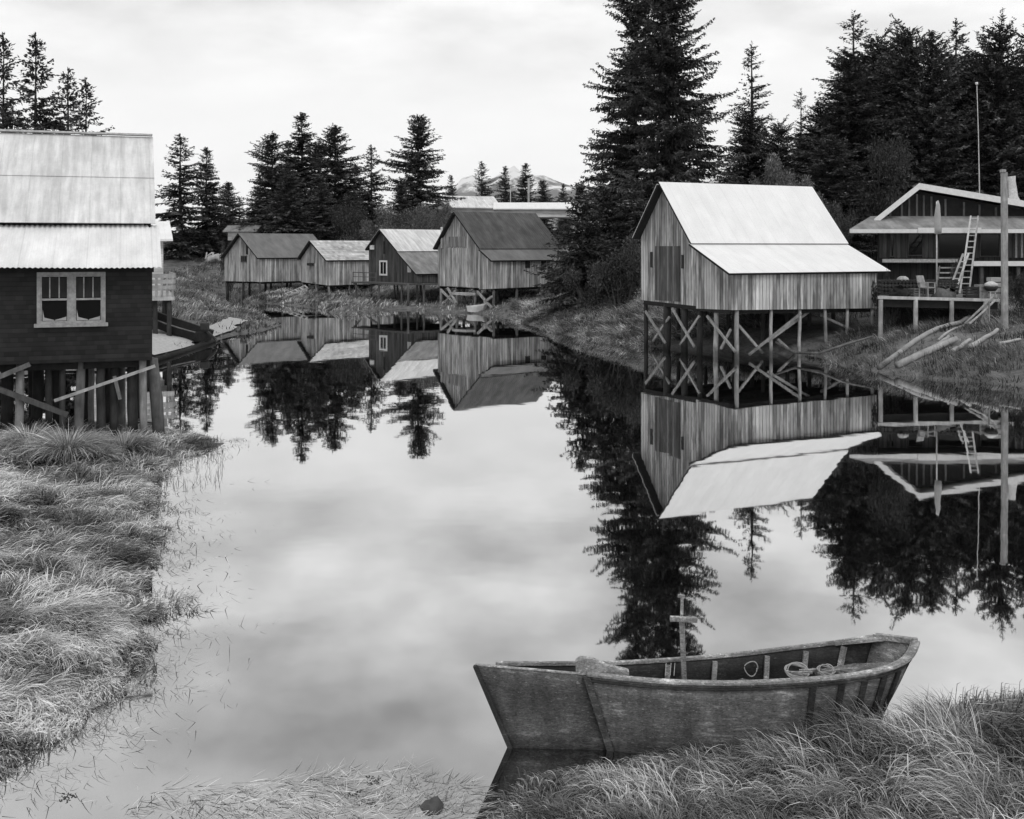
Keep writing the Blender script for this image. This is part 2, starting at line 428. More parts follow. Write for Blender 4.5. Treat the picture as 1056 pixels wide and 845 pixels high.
def gz(x, y):
    x = np.atleast_1d(np.asarray(x, float)); y = np.atleast_1d(np.asarray(y, float))
    d = sdf(x, y)
    wsum = np.zeros(x.shape); s = np.zeros(x.shape); hm = np.zeros(x.shape)
    for cx, cy, cs, ch in CTRL:
        w = 1.0 / (((x - cx) ** 2 + (y - cy) ** 2) + 4.0) ** 1.6
        wsum += w; s += w * cs; hm += w * ch
    s /= wsum; hm /= wsum
    dl = np.maximum(d, 0)
    near = (y < 33) & (x < 0)
    h = np.where(near, 0.05, 0.22) * (1 - np.exp(-dl / 0.5)) + s * np.maximum(dl - 0.4, 0)
    h = hm * (1 - np.exp(-h / hm * 1.15))
    h += np.clip(dl - 60, 0, 1e9) * 0.01
    h += (fbm(x * 0.5, y * 0.5) - 0.5) * np.clip(dl * 0.3, 0, 0.35)
    return np.where(d < 0, -0.08 - np.minimum(-d * 0.35, 1.6), h)
def g1(x, y): return float(gz(x, y)[0])

xs = np.concatenate([-np.geomspace(5000, 62, 36), np.arange(-60, 60.1, 0.45), np.geomspace(62, 5000, 36)])
ys = np.concatenate([-np.geomspace(400, 13, 14), np.arange(-12, 8, 1.0), np.arange(8, 34, 0.3), np.arange(34, 130, 0.7), np.geomspace(131, 6000, 50)])
GX, GY = np.meshgrid(xs, ys)
GZ = gz(GX.ravel(), GY.ravel()).reshape(GX.shape)
GZ = np.minimum(GZ, np.interp(GY, [0, 160, 260], [12, 12, 3.5]))
V = np.stack([GX.ravel(), GY.ravel(), GZ.ravel()], 1)
nx, ny = len(xs), len(ys)
i0 = (np.arange(ny - 1)[:, None] * nx + np.arange(nx - 1)[None]).ravel()
me = mesh_np('ground', V, np.stack([i0, i0 + 1, i0 + nx + 1, i0 + nx], 1))
tag(link_mesh('ground', me, M['ground'], smooth=True), kind='structure')
w = MB().add([(-70, -30, 0), (70, -30, 0), (70, 128, 0), (-70, 128, 0)], [(0, 1, 2, 3)])
tag(w.build('water', M['water']), kind='structure')

# mountains: a real range some 4 km off
mx_ = np.linspace(-2600, 3200, 150); my_ = np.linspace(3200, 5200, 30)
MX, MY = np.meshgrid(mx_, my_)
prof_px = np.array([-200, 300, 440, 470, 484, 500, 515, 527, 540, 556, 575, 600, 640, 690, 735, 770, 830, 1100, 1500])
prof_h = np.array([20, 20, 40, 66, 77, 68, 76, 88, 84, 77, 72, 66, 70, 84, 97, 92, 72, 70, 90])
ridge = np.interp(MX / MY * F + CX, prof_px, prof_h) / F * 4200
cross = np.exp(-((MY - 4200) / 480) ** 2)
MZ = ridge * cross * (0.82 + 0.3 * fbm(MX / 160, MY / 160)) + (fbm(MX / 60, MY / 60) - 0.5) * 34 * cross - 5
i0 = (np.arange(29)[:, None] * 150 + np.arange(149)[None]).ravel()
me = mesh_np('mountains', np.stack([MX.ravel(), MY.ravel(), MZ.ravel()], 1), np.stack([i0, i0 + 1, i0 + 151, i0 + 150], 1))
tag(link_mesh('mountains', me, M['mountain'], smooth=True), kind='structure')

# logs on the bank: each lies on the ground sheet
def on_bank(px, py):
    Y = 44.0
    for _ in range(60):
        p = at(px, py, Y); 
        if p.z <= max(g1(p.x, Y), 0.0): break
        Y += .15
    return at(px, py, Y)
LOGS = [((906, 382), (1000, 333), .11, 'longest pale log running from the water up the right bank'), ((925, 382), (986, 357), .15, 'thick short log lying right beside the longest one'),
        ((957, 364), (979, 353), .08, 'slim log between the two long logs on the right bank'), ((982, 366), (1000, 357), .09, 'stub of a log in the grass right of the thick one'), ((1001, 373), (1028, 346), .1, 'separate pale log lying steeply up the bank at far right'),
        ((968, 352), (1012, 330), .05, 'thin pole lying in the grass above the long logs'), ((938, 371), (972, 358), .06, 'thin bent pole lying on the thick short log'), ((1030, 368), (1052, 360), .06, 'thin stick of driftwood at the right edge of the bank')]
LOG_ENDS = [(on_bank(*l[0]), on_bank(*l[1]), l[2]) for l in LOGS]
def off_logs(X, Y):
    k = np.ones(X.shape, bool)
    for A, B_, r_ in LOG_ENDS:
        e = B_ - A; t = np.clip(((X - A.x) * e.x + (Y - A.y) * e.y) / (e.x ** 2 + e.y ** 2), 0, 1)
        k &= np.hypot(X - A.x - t * e.x, Y - A.y - t * e.y) > r_ + .12
    ca, sa = math.cos(math.radians(27)), math.sin(math.radians(27)); dx, dy = X - 9.86, Y - 49.5
    u, v = dx * ca + dy * sa, -dx * sa + dy * ca          # bare dark mud under the bright cabin
    return k & ~((u > .2) & (u < 8.4) & (v > .2) & (v < 7.3))

# ------------------------------------------------------------------ grass
def blades(P, az, L, e0, bend, W, nseg, tone, layer):
    n = len(P); d = np.stack([np.cos(az), np.sin(az)], 1); side = np.stack([-d[:, 1], d[:, 0]], 1)
    tw = RNG.uniform(-0.7, 0.7, n)
    S = np.concatenate([side * np.cos(tw)[:, None], np.sin(tw)[:, None]], 1)
    p = P.copy(); pts = []; e = e0.copy()
    for k in range(nseg + 1):
        w = W * (1 - 0.9 * (k / nseg) ** 1.5) * 0.5
        q = p.copy(); q[:, 2] = np.maximum(q[:, 2], P[:, 2] + layer * min(1, k / 1.5) - 0.02)
        pts.append(q - S * w[:, None]); pts.append(q + S * w[:, None])
        st = L / nseg
        p = p + np.concatenate([d * (np.cos(e) * st)[:, None], (np.sin(e) * st)[:, None]], 1)
        e = np.maximum(e - bend / nseg, -1.0)
    Vv = np.stack(pts, 1)                         # n, 2(nseg+1), 3
    base = (np.arange(n) * 2 * (nseg + 1))[:, None]
    q = np.array([[2 * k, 2 * k + 1, 2 * k + 3, 2 * k + 2] for k in range(nseg)])
    Fq = (base[:, :, None] + q[None]).reshape(-1, 4)
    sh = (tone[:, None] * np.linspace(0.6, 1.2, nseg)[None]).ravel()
    return Vv.reshape(-1, 3), Fq, sh

def scatter(n, x0, x1, y0, y1, edge=0.0, ok=None):
    X = RNG.uniform(x0, x1, n); Y = RNG.uniform(y0, y1, n)
    d = sdf(X, Y)
    k = (d > edge + (fbm(X * 1.7, Y * 1.7) - 0.5) * np.where((Y < 33) & (X < -2), 1.3, 0.5) + (fbm(X * 5.1, Y * 5.1) - 0.5) * np.where((Y < 33) & (X < -2), 0.5, 0.0))
    k &= np.abs(X / Y) < 0.85
    if ok is not None: k &= ok(X, Y)
    return X[k], Y[k], d[k]

def grass_object(name, sets, mat=None):
    Vs, Fs, Ss = [], [], []; o = 0
    for V_, F_, S_ in sets:
        Vs.append(V_); Fs.append(F_ + o); Ss.append(S_); o += len(V_)
    me = mesh_np(name, np.concatenate(Vs), np.concatenate(Fs), np.concatenate(Ss))
    return tag(link_mesh(name, me, mat or M['blade']), kind='stuff')

def field(n, box, L, W, e, bend, flow, tone, nseg=4, edge=-0.1, lay=0.1, ok=None, tuss=1.0, flow_var=1.6, Lf=None, sig=0.6):
    X, Y, d = scatter(n, *box, edge=edge, ok=ok)
    tn = fbm(X * tuss, Y * tuss); t2 = fbm(X * tuss * 2.3 + 31, Y * tuss * 2.3 + 5)
    keep = RNG.random(len(X)) < np.clip((tn - 0.3) * 4.5, 0.12, 1)
    X, Y, d, tn, t2 = X[keep], Y[keep], d[keep], tn[keep], t2[keep]
    m = len(X)
    Z = gz(X, Y); Z = np.maximum(Z, -0.05)
    az = flow + (fbm(X * 0.45 + 11, Y * 0.45 + 2) - 0.5) * 2 * flow_var + (t2 - 0.5) * 4.2 + RNG.normal(0, 0.55, m)
    Ln = L * (0.45 + 0.95 * tn) * RNG.uniform(0.5, 1.3, m) * np.clip(0.28 + d / 1.1, 0.28, 1) ** (0.5 if nseg == 3 else 1)
    if Lf is not None: Ln = Ln * Lf(X, Y)
    el = np.clip(RNG.normal(e, 0.22, m) + (t2 - 0.5) * 0.6, 0.15, 1.5)
    tone_ = np.minimum(3.0 * tone, tone * RNG.lognormal(0, sig, m) * np.clip(2.4 * fbm(X * 0.8 + 3, Y * 0.8 + 8) - .2, .3, 2) * np.clip(2.6 * fbm(X * 2.6 + 3, Y * 2.6 + 8) - .35, .25, 2))
    ly = np.abs(RNG.normal(0, lay, m)) * (0.4 + 1.2 * tn)
    return blades(np.stack([X, Y, Z], 1), az, Ln, el, np.full(m, bend) * RNG.uniform(0.7, 1.3, m), np.full(m, W) * RNG.uniform(0.6, 1.4, m), nseg, tone_, ly)

sets = []
# left bank: long lodged sedge combed toward the water
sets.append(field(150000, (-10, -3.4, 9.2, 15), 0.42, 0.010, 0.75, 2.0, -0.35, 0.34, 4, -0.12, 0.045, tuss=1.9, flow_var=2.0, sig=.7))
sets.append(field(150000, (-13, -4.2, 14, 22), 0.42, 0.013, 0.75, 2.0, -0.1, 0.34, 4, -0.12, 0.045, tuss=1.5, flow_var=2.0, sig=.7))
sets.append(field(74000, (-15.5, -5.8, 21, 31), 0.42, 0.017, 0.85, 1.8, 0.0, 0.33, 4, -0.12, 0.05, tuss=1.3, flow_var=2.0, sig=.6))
# broad, broken and dead blades among them
sets.append(field(9000, (-8.6, -3.4, 9.6, 15), 0.3, 0.024, 0.5, 1.0, -0.35, 0.3, 3, -0.12, 0.07, tuss=1.9, flow_var=3.0, sig=.5))
sets.append(field(9000, (-11, -4.2, 14, 22), 0.32, 0.026, 0.5, 1.0, -0.1, 0.3, 3, -0.12, 0.07, tuss=1.5, flow_var=3.0, sig=.5))
# the outermost blades stand drowned in the shallows and thin out
for x0, x1, y0, y1, n, w_ in ((-6.5, -3.0, 9.6, 15, 26000, .009), (-8, -3.8, 14, 22, 22000, .012), (-10, -5, 21, 29, 12000, .015)):
    X = RNG.uniform(x0, x1, n); Y = RNG.uniform(y0, y1, n); d = sdf(X, Y)
    k = (d < 0.1) & (RNG.random(n) < np.exp(np.minimum(d, 0) / 0.33) * np.clip((fbm(X * 2.2, Y * 2.2) - .25) * 3, .05, 1)); X, Y = X[k], Y[k]; m = len(X)
    sets.append(blades(np.stack([X, Y, np.full(m, -.03)], 1), RNG.normal(-.3, 1.3, m), RNG.uniform(.08, .26, m), RNG.normal(.4, .25, m).clip(.08, 1.3), RNG.uniform(.2, .8, m), np.full(m, w_) * RNG.uniform(.6, 1.2, m), 4, .27 * RNG.lognormal(0, .5, m), np.full(m, .022)))
# a few rooted hummocks by the piles
for hx, hy, r, n, lf in ((70, 470, 0.8, 2200, 1.1), (30, 462, 0.7, 1200, .8), (128, 460, 0.9, 1800, .8), (100, 470, .6, 900, .7)):
    cx, cy = wl(hx, hy, 0.35)
    a = RNG.uniform(0, 6.28, n); rr = r * 0.35 * np.sqrt(RNG.random(n))
    P = np.stack([cx + np.cos(a) * rr, cy + np.sin(a) * rr, gz(cx + np.cos(a) * rr, cy + np.sin(a) * rr)], 1)
    sets.append(blades(P, a, lf * RNG.uniform(.6, 1.1, n), RNG.normal(1.25, .15, n), RNG.uniform(1.2, 2.2, n), RNG.uniform(.012, .026, n), 5, .3 * RNG.lognormal(0, .4, n), np.zeros(n)))
grass_object('grass', sets)

sets = []
# right foreground: arching tufts round the beached boat, kept out of the hull
def off_boat(X, Y):
    cx = (X - 0.9) / 3.1
    lo = 10.83 + 0.25 * np.clip(-cx + 0.2, 0, 1)
    return ~((X > -0.4) & (X < 4.05) & (Y > lo) & (Y < 12.3))
def upslope(X, Y): return off_boat(X, Y)
def low_front(X, Y): return np.interp(X, [0, 1.6, 2.6, 3.3, 5], [.65, .85, .9, 1.05, 1.1])
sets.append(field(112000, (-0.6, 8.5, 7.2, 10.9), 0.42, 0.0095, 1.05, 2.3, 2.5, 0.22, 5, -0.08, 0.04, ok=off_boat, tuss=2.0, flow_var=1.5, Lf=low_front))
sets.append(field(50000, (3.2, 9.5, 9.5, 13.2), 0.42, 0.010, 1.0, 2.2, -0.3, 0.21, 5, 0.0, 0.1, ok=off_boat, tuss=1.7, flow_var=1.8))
sets.append(field(7000, (-0.6, 6.3, 7.6, 10.9), 0.3, 0.019, 0.7, 1.2, 2.5, 0.2, 3, -0.08, 0.06, ok=off_boat, tuss=2.0, flow_var=3.0, Lf=low_front, sig=.5))
sets.append(field(5000, (2.3, 4.3, 10.1, 10.95), 0.5, 0.010, 1.3, 1.6, 2.2, 0.24, 5, -0.3, 0.03, ok=off_boat, tuss=2.4, Lf=low_front))
grass_object('grass', sets)

sets = []
# the shores across the water
BEACH = np.array([wl(157, 372), wl(222, 350.5), wl(236, 345.5), wl(256, 339), wl(238, 337.5), wl(218, 342.5), wl(207, 347.5), wl(190, 344), wl(157, 337), (-32, 60), (-32, 46)])
def inpoly(X, Y, A):
    ins = np.zeros(X.shape, bool)
    for i in range(len(A)):
        ax, ay = A[i]; bx0, by0 = A[(i + 1) % len(A)]
        ins ^= ((ay > Y) != (by0 > Y)) & (X < (bx0 - ax) * (Y - ay) / (by0 - ay + 1e-12) + ax)
    return ins
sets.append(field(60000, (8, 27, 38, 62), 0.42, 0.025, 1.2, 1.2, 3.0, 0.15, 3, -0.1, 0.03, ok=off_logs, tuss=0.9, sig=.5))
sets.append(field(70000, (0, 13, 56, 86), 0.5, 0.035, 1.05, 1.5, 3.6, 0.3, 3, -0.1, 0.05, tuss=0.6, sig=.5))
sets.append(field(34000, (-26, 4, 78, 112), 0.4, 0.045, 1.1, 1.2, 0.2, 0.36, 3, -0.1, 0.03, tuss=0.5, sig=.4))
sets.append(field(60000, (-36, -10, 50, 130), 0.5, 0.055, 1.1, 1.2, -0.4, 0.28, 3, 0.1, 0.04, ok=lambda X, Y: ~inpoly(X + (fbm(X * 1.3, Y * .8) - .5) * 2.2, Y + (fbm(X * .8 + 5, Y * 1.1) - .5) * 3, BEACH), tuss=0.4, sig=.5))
grass_object('grass', sets)

# drowned grass: pale flattened blades lying on and just above the water
def flat(n, poly_px, L, W, tone, z0, az0, up=0.05):
    A = np.array([wl(*p) for p in poly_px]); x0, y0 = A.min(0); x1, y1 = A.max(0)
    X = RNG.uniform(x0, x1, n); Y = RNG.uniform(y0, y1, n); ins = np.zeros(n, bool)
    for i in range(len(A)):
        ax, ay = A[i]; bx, by = A[(i + 1) % len(A)]
        ins ^= ((ay > Y) != (by > Y)) & (X < (bx - ax) * (Y - ay) / (by - ay + 1e-12) + ax)
    ins &= RNG.random(n) < np.clip((fbm(X * 1.5, Y * 1.5) - 0.3) * 3, 0.03, 1)
    ins &= sdf(X, Y) < 0.1
    X, Y = X[ins], Y[ins]; m = len(X)
    return blades(np.stack([X, Y, np.full(m, -0.012)], 1), az0 + RNG.normal(0, .8, m) + (fbm(X, Y) - .5) * 3, L * RNG.uniform(.4, 1.2, m), RNG.uniform(0.05, up + .1, m), RNG.uniform(0.1, 0.4, m), W * RNG.uniform(.5, 1.3, m), 4, tone * RNG.lognormal(0, .35, m), np.full(m, 0.016))
s2 = [flat(5200, [(110, 850), (150, 815), (300, 800), (400, 792), (490, 810), (500, 850)], 0.3, 0.009, 0.62, 0, 0.3, 0.12),
      flat(1600, [(160, 690), (215, 640), (200, 560), (230, 470), (165, 500), (160, 600)], 0.2, 0.009, 0.5, 0, -0.2, 0.12),
      flat(500, [(0, 850), (0, 805), (70, 770), (150, 740), (160, 800), (110, 850)], 0.22, 0.008, 0.6, 0, 0, 0.08),
      flat(420, [(160, 720), (260, 640), (330, 800), (160, 830)], 0.14, 0.007, 0.6, 0, 0.2, 0.05)]
n = 260; a = RNG.uniform(0, 1, n); b = RNG.uniform(0, 1, n)
pp = np.array([wl(168 + 62 * u, 462 + 42 * v) for u, v in zip(a, b)])
s2.append(blades(np.stack([pp[:, 0], pp[:, 1], np.full(n, -.05)], 1), RNG.uniform(0, 6.3, n), RNG.uniform(.12, .3, n), RNG.normal(1.2, .2, n), RNG.uniform(0, .5, n), np.full(n, .014), 3, .2 * RNG.lognormal(0, .3, n), np.zeros(n)))
grass_object('grass', s2)

# ------------------------------------------------------------------ trees
def sprays_to_mesh(name, B, T, N, W, sh):
    """diamond sprays: base, tip, flat normal, width"""
    D = T - B; S = np.cross(D, N); S /= np.linalg.norm(S, axis=1)[:, None] + 1e-9
    mid = B + D * 0.42 
    Vv = np.stack([B, mid + S * W[:, None] * 0.5, T, mid - S * W[:, None] * 0.5], 1)
    n = len(B)
    return mesh_np(name, Vv.reshape(-1, 3), np.arange(4 * n).reshape(n, 4), sh)

def spruce(seed, h, R, whorl=0.34, nb=(5, 8), bare=0.08, power=0.85, droop=0.3, wid=0.14, step=0.11, thin=0.0, top_thin=0.0, tone=0.048, lump=0.35):
    r = np.random.default_rng(seed)
    B, T, N, W, S = [], [], [], [], []
    br = MB()
    ph = r.uniform(0, 6.28, 6)
    nbr = int(h * (1 - bare) / whorl * (nb[0] + nb[1]) / 2 * 1.15)
    zs = np.sort(h * (bare + (1 - bare) * r.random(nbr) ** 1.08) - 0.12)
    for z in zs:
        t = z / h
        if r.random() < thin + top_thin * t: continue
        az = r.uniform(0, 6.283)
        prof = (1 - t) ** power * (0.72 + 0.28 * min(1, t / 0.15))
        clump = 1 + lump * (0.5 * math.sin(az * 2 + ph[0] + z * 0.9) + 0.5 * math.sin(az + ph[1] - z * 0.55) + 0.45 * math.sin(z * 2.1 + ph[2] + az * 3))
        L = R * prof * r.uniform(0.6, 1.12) * clump + 0.15
        if r.random() < 0.08: L *= 1.28 if R < 4.5 else 1.1
        el = (0.6 * t ** 1.5 + 0.02) - droop * (1 - t) + r.normal(0, 0.17)
        d = np.array([math.cos(az), math.sin(az), 0]); sd = np.array([-d[1], d[0], 0])
        m = max(4, int(L / step))
        s = (np.arange(m) + r.random(m)) / m
        sag = 0.22 * droop + 0.1
        zz = L * (math.tan(el) * s - sag * 1.6 * s ** 2 + sag * 1.3 * s ** 3)
        pts = d[None] * (L * s)[:, None]; pts[:, 2] += zz + z
        if L > 0.9:
            e1 = np.array([0, 0, z]); br.tube([e1, e1 + d * L * .5 + np.array([0, 0, L * (math.tan(el) * .5 - sag * .4 + sag * .16)]), e1 + d * L * .92 + np.array([0, 0, L * (math.tan(el) * .92 - sag * 1.35 + sag * 1.01)])], [0.01 * L + .01, .008 * L + .006, .005], 4, False)
        tb = r.lognormal(0, 0.3)
        for sg in (-1, 1, 0, 2):
            q = pts + r.normal(0, 0.05, pts.shape); n = len(q)
            tl = np.clip((0.2 + 0.15 * L * (1 - s) + 0.1 * L * s * (1 - s)), 0.18, 0.55) * r.uniform(0.6, 1.3, n)
            if sg == 0: tl *= 0.85
            if sg == 2:                       # hanging twigs
                dd = d[None] * r.uniform(0.0, 0.6, n)[:, None] + sd[None] * r.normal(0, 0.4, (n, 1)); dd[:, 2] -= 0.9; tl *= .7
            else:
                dd = d[None] * r.uniform(0.45, 1.0, n)[:, None] + sd[None] * (sg * r.uniform(0.5, 1.0, n))[:, None] + r.normal(0, 0.15, (n, 3))
                dd[:, 2] += -r.uniform(0.0, 0.7, n) * (1 - 0.6 * t) + math.tan(el) * 0.4 + (0.3 if t > .85 else 0)
            dd /= np.linalg.norm(dd, axis=1)[:, None]
            nn = (np.array([0, 0, 1.0])[None] if sg != 2 else sd[None]) + r.normal(0, 0.6, (n, 3))
            B.append(q); T.append(q + dd * tl[:, None]); N.append(nn); W.append(wid * r.uniform(0.6, 1.35, n) * (0.7 + 0.3 * (1 - t)))
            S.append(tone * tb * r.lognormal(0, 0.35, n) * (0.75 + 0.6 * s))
    # leader
    n = 26
    q = np.stack([np.zeros(n), np.zeros(n), np.linspace(h * 0.93, h, n)], 1); a = r.uniform(0, 6.28, n)
    dd = np.stack([np.cos(a) * .6, np.sin(a) * .6, np.full(n, .8)], 1)
    B.append(q); T.append(q + dd * .22); N.append(r.normal(0, 1, (n, 3))); W.append(np.full(n, wid * .6)); S.append(np.full(n, tone))
    crown = sprays_to_mesh('spruce_crown', *[np.concatenate(a) for a in (B, T, N, W, S)])
    r0 = 0.011 * h + 0.03
    br.tube([(0, 0, -0.8), (0, 0, h * .02), (0.02 * h * .1, 0, h * .3), (0, .03, h * .65), (0, 0, h * .99)], [r0 * 1.35, r0, r0 * .75, r0 * .4, .015], 8)
    tm = bpy.data.meshes.new('spruce_trunk'); tm.from_pydata([tuple(v) for v in br.v], [], br.f)
    return crown, tm, h, R

def bush(seed, h, R, n=2600, leaf=0.16, tone=0.1, lobes=9, stems=6):
    r = np.random.default_rng(seed)
    c = np.stack([r.normal(0, .42, lobes) * R, r.normal(0, .42, lobes) * R, r.uniform(.3, .85, lobes) * h], 1)
    c = np.concatenate([c, np.array([[0, 0, h * .8]])]); rad = r.uniform(.25, .42, len(c)) * min(R, h * .7)
    B, T, N, W, S = [], [], [], [], []
    tw = MB()
    for i in range(len(c)):
        m = n // len(c)
        v = r.normal(0, 1, (m, 3)); v /= np.linalg.norm(v, axis=1)[:, None]
        q = c[i] + v * (rad[i] * r.random(m) ** .33)[:, None] * r.uniform(.75, 1.25, m)[:, None]
        q[:, 2] = np.maximum(q[:, 2], .05)
        dd = v * .6 + r.normal(0, .5, (m, 3)); dd /= np.linalg.norm(dd, axis=1)[:, None]
        B.append(q); T.append(q + dd * (leaf * r.uniform(.7, 1.5, m))[:, None]); N.append(v + r.normal(0, .6, (m, 3)))
        W.append(leaf * .6 * r.uniform(.6, 1.2, m)); S.append(tone * r.lognormal(0, .3, m) * r.uniform(.8, 1.25))
        p0 = Vector((c[i][0] * .2, c[i][1] * .2, -.4))
        tw.tube([p0, p0.lerp(Vector(c[i]), .55) + Vector((0, 0, .1 * h)), Vector(c[i])], [.035 * R * .5 + .015, .03, .012], 5, False)
    crown = sprays_to_mesh('bush_crown', *[np.concatenate(a) for a in (B, T, N, W, S)])
    tm = bpy.data.meshes.new('bush_stems'); tm.from_pydata([tuple(v) for v in tw.v], [], tw.f)
    return crown, tm, h, R

PROTO = {
    'dense': spruce(1, 14, 3.1, 0.32, (6, 9), .04, .8),
    'full': spruce(2, 15, 3.6, 0.32, (6, 9), .04, .66, lump=.45),
    'airy': spruce(3, 13, 2.7, 0.36, (4, 7), .04, .85, .38, thin=.12, lump=.5),
    'slim': spruce(4, 14, 1.9, 0.36, (4, 6), .05, .8, .25, wid=.12, thin=.15, top_thin=.3),
    'giant': spruce(5, 26, 5.0, 0.33, (8, 11), .05, .38, .22, wid=.14, step=.12, thin=.05, top_thin=.3, lump=.4),
    'giant_thin': spruce(6, 25, 4.6, 0.36, (8, 11), .05, .42, .3, wid=.14, step=.12, thin=.06, top_thin=.35, lump=.45),
    'forest': spruce(7, 18, 4.2, 0.34, (7, 10), .03, .58, .28, wid=.15, step=.12),
    'forest_b': spruce(8, 17, 4.4, 0.34, (7, 10), .03, .46, .2, wid=.15, step=.12, lump=.5),
    'spire': spruce(9, 19, 2.6, 0.36, (5, 7), .04, .75, .2, wid=.12, thin=.1, top_thin=.4, lump=.5),
    'young': spruce(10, 7, 2.3, 0.24, (6, 8), .02, .72, .3, wid=.12, step=.11),
}
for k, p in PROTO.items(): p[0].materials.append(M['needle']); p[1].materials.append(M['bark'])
SHRUB = {'pale': bush(21, 3, 1.8, 3000, .15, .17), 'mid': bush(22, 3, 2.0, 3600, .15, .09), 'dark': bush(23, 2.5, 2.0, 3600, .15, .055), 'round': bush(24, 6, 2.6, 7000, .15, .05, 16), 'pale_tree': bush(26, 7, 2.3, 9000, .17, .16, 20), 'mid_tree': bush(27, 6, 2.6, 9000, .18, .085, 20), 'low': bush(25, 1.2, 1.6, 2000, .12, .06)}
for k, p in SHRUB.items(): p[0].materials.append(M['leaf']); p[1].materials.append(M['bark'])

def plant(name, proto, px, top, Y, half_px, label, cat, group, base=None):
    c, t, h, R = proto
    p = at(px, top, Y); zb = g1(p.x, Y) if base is None else base
    o = thing(name, label, cat, (p.x, Y, zb - 0.05), random.uniform(0, 6.28), group)
    sz = (p.z - zb + 0.05) / h; sr = half_px * (1.3 if 'spruce' in name else 1.0) / F * Y / R
    o.scale = (sr, sr, sz)
    k1 = bpy.data.objects.new('crown', c); k2 = bpy.data.objects.new('trunk' if 'spruce' in name else 'stems', t)
    for k in (k1, k2): COL.objects.link(k); k.parent = o
    return o

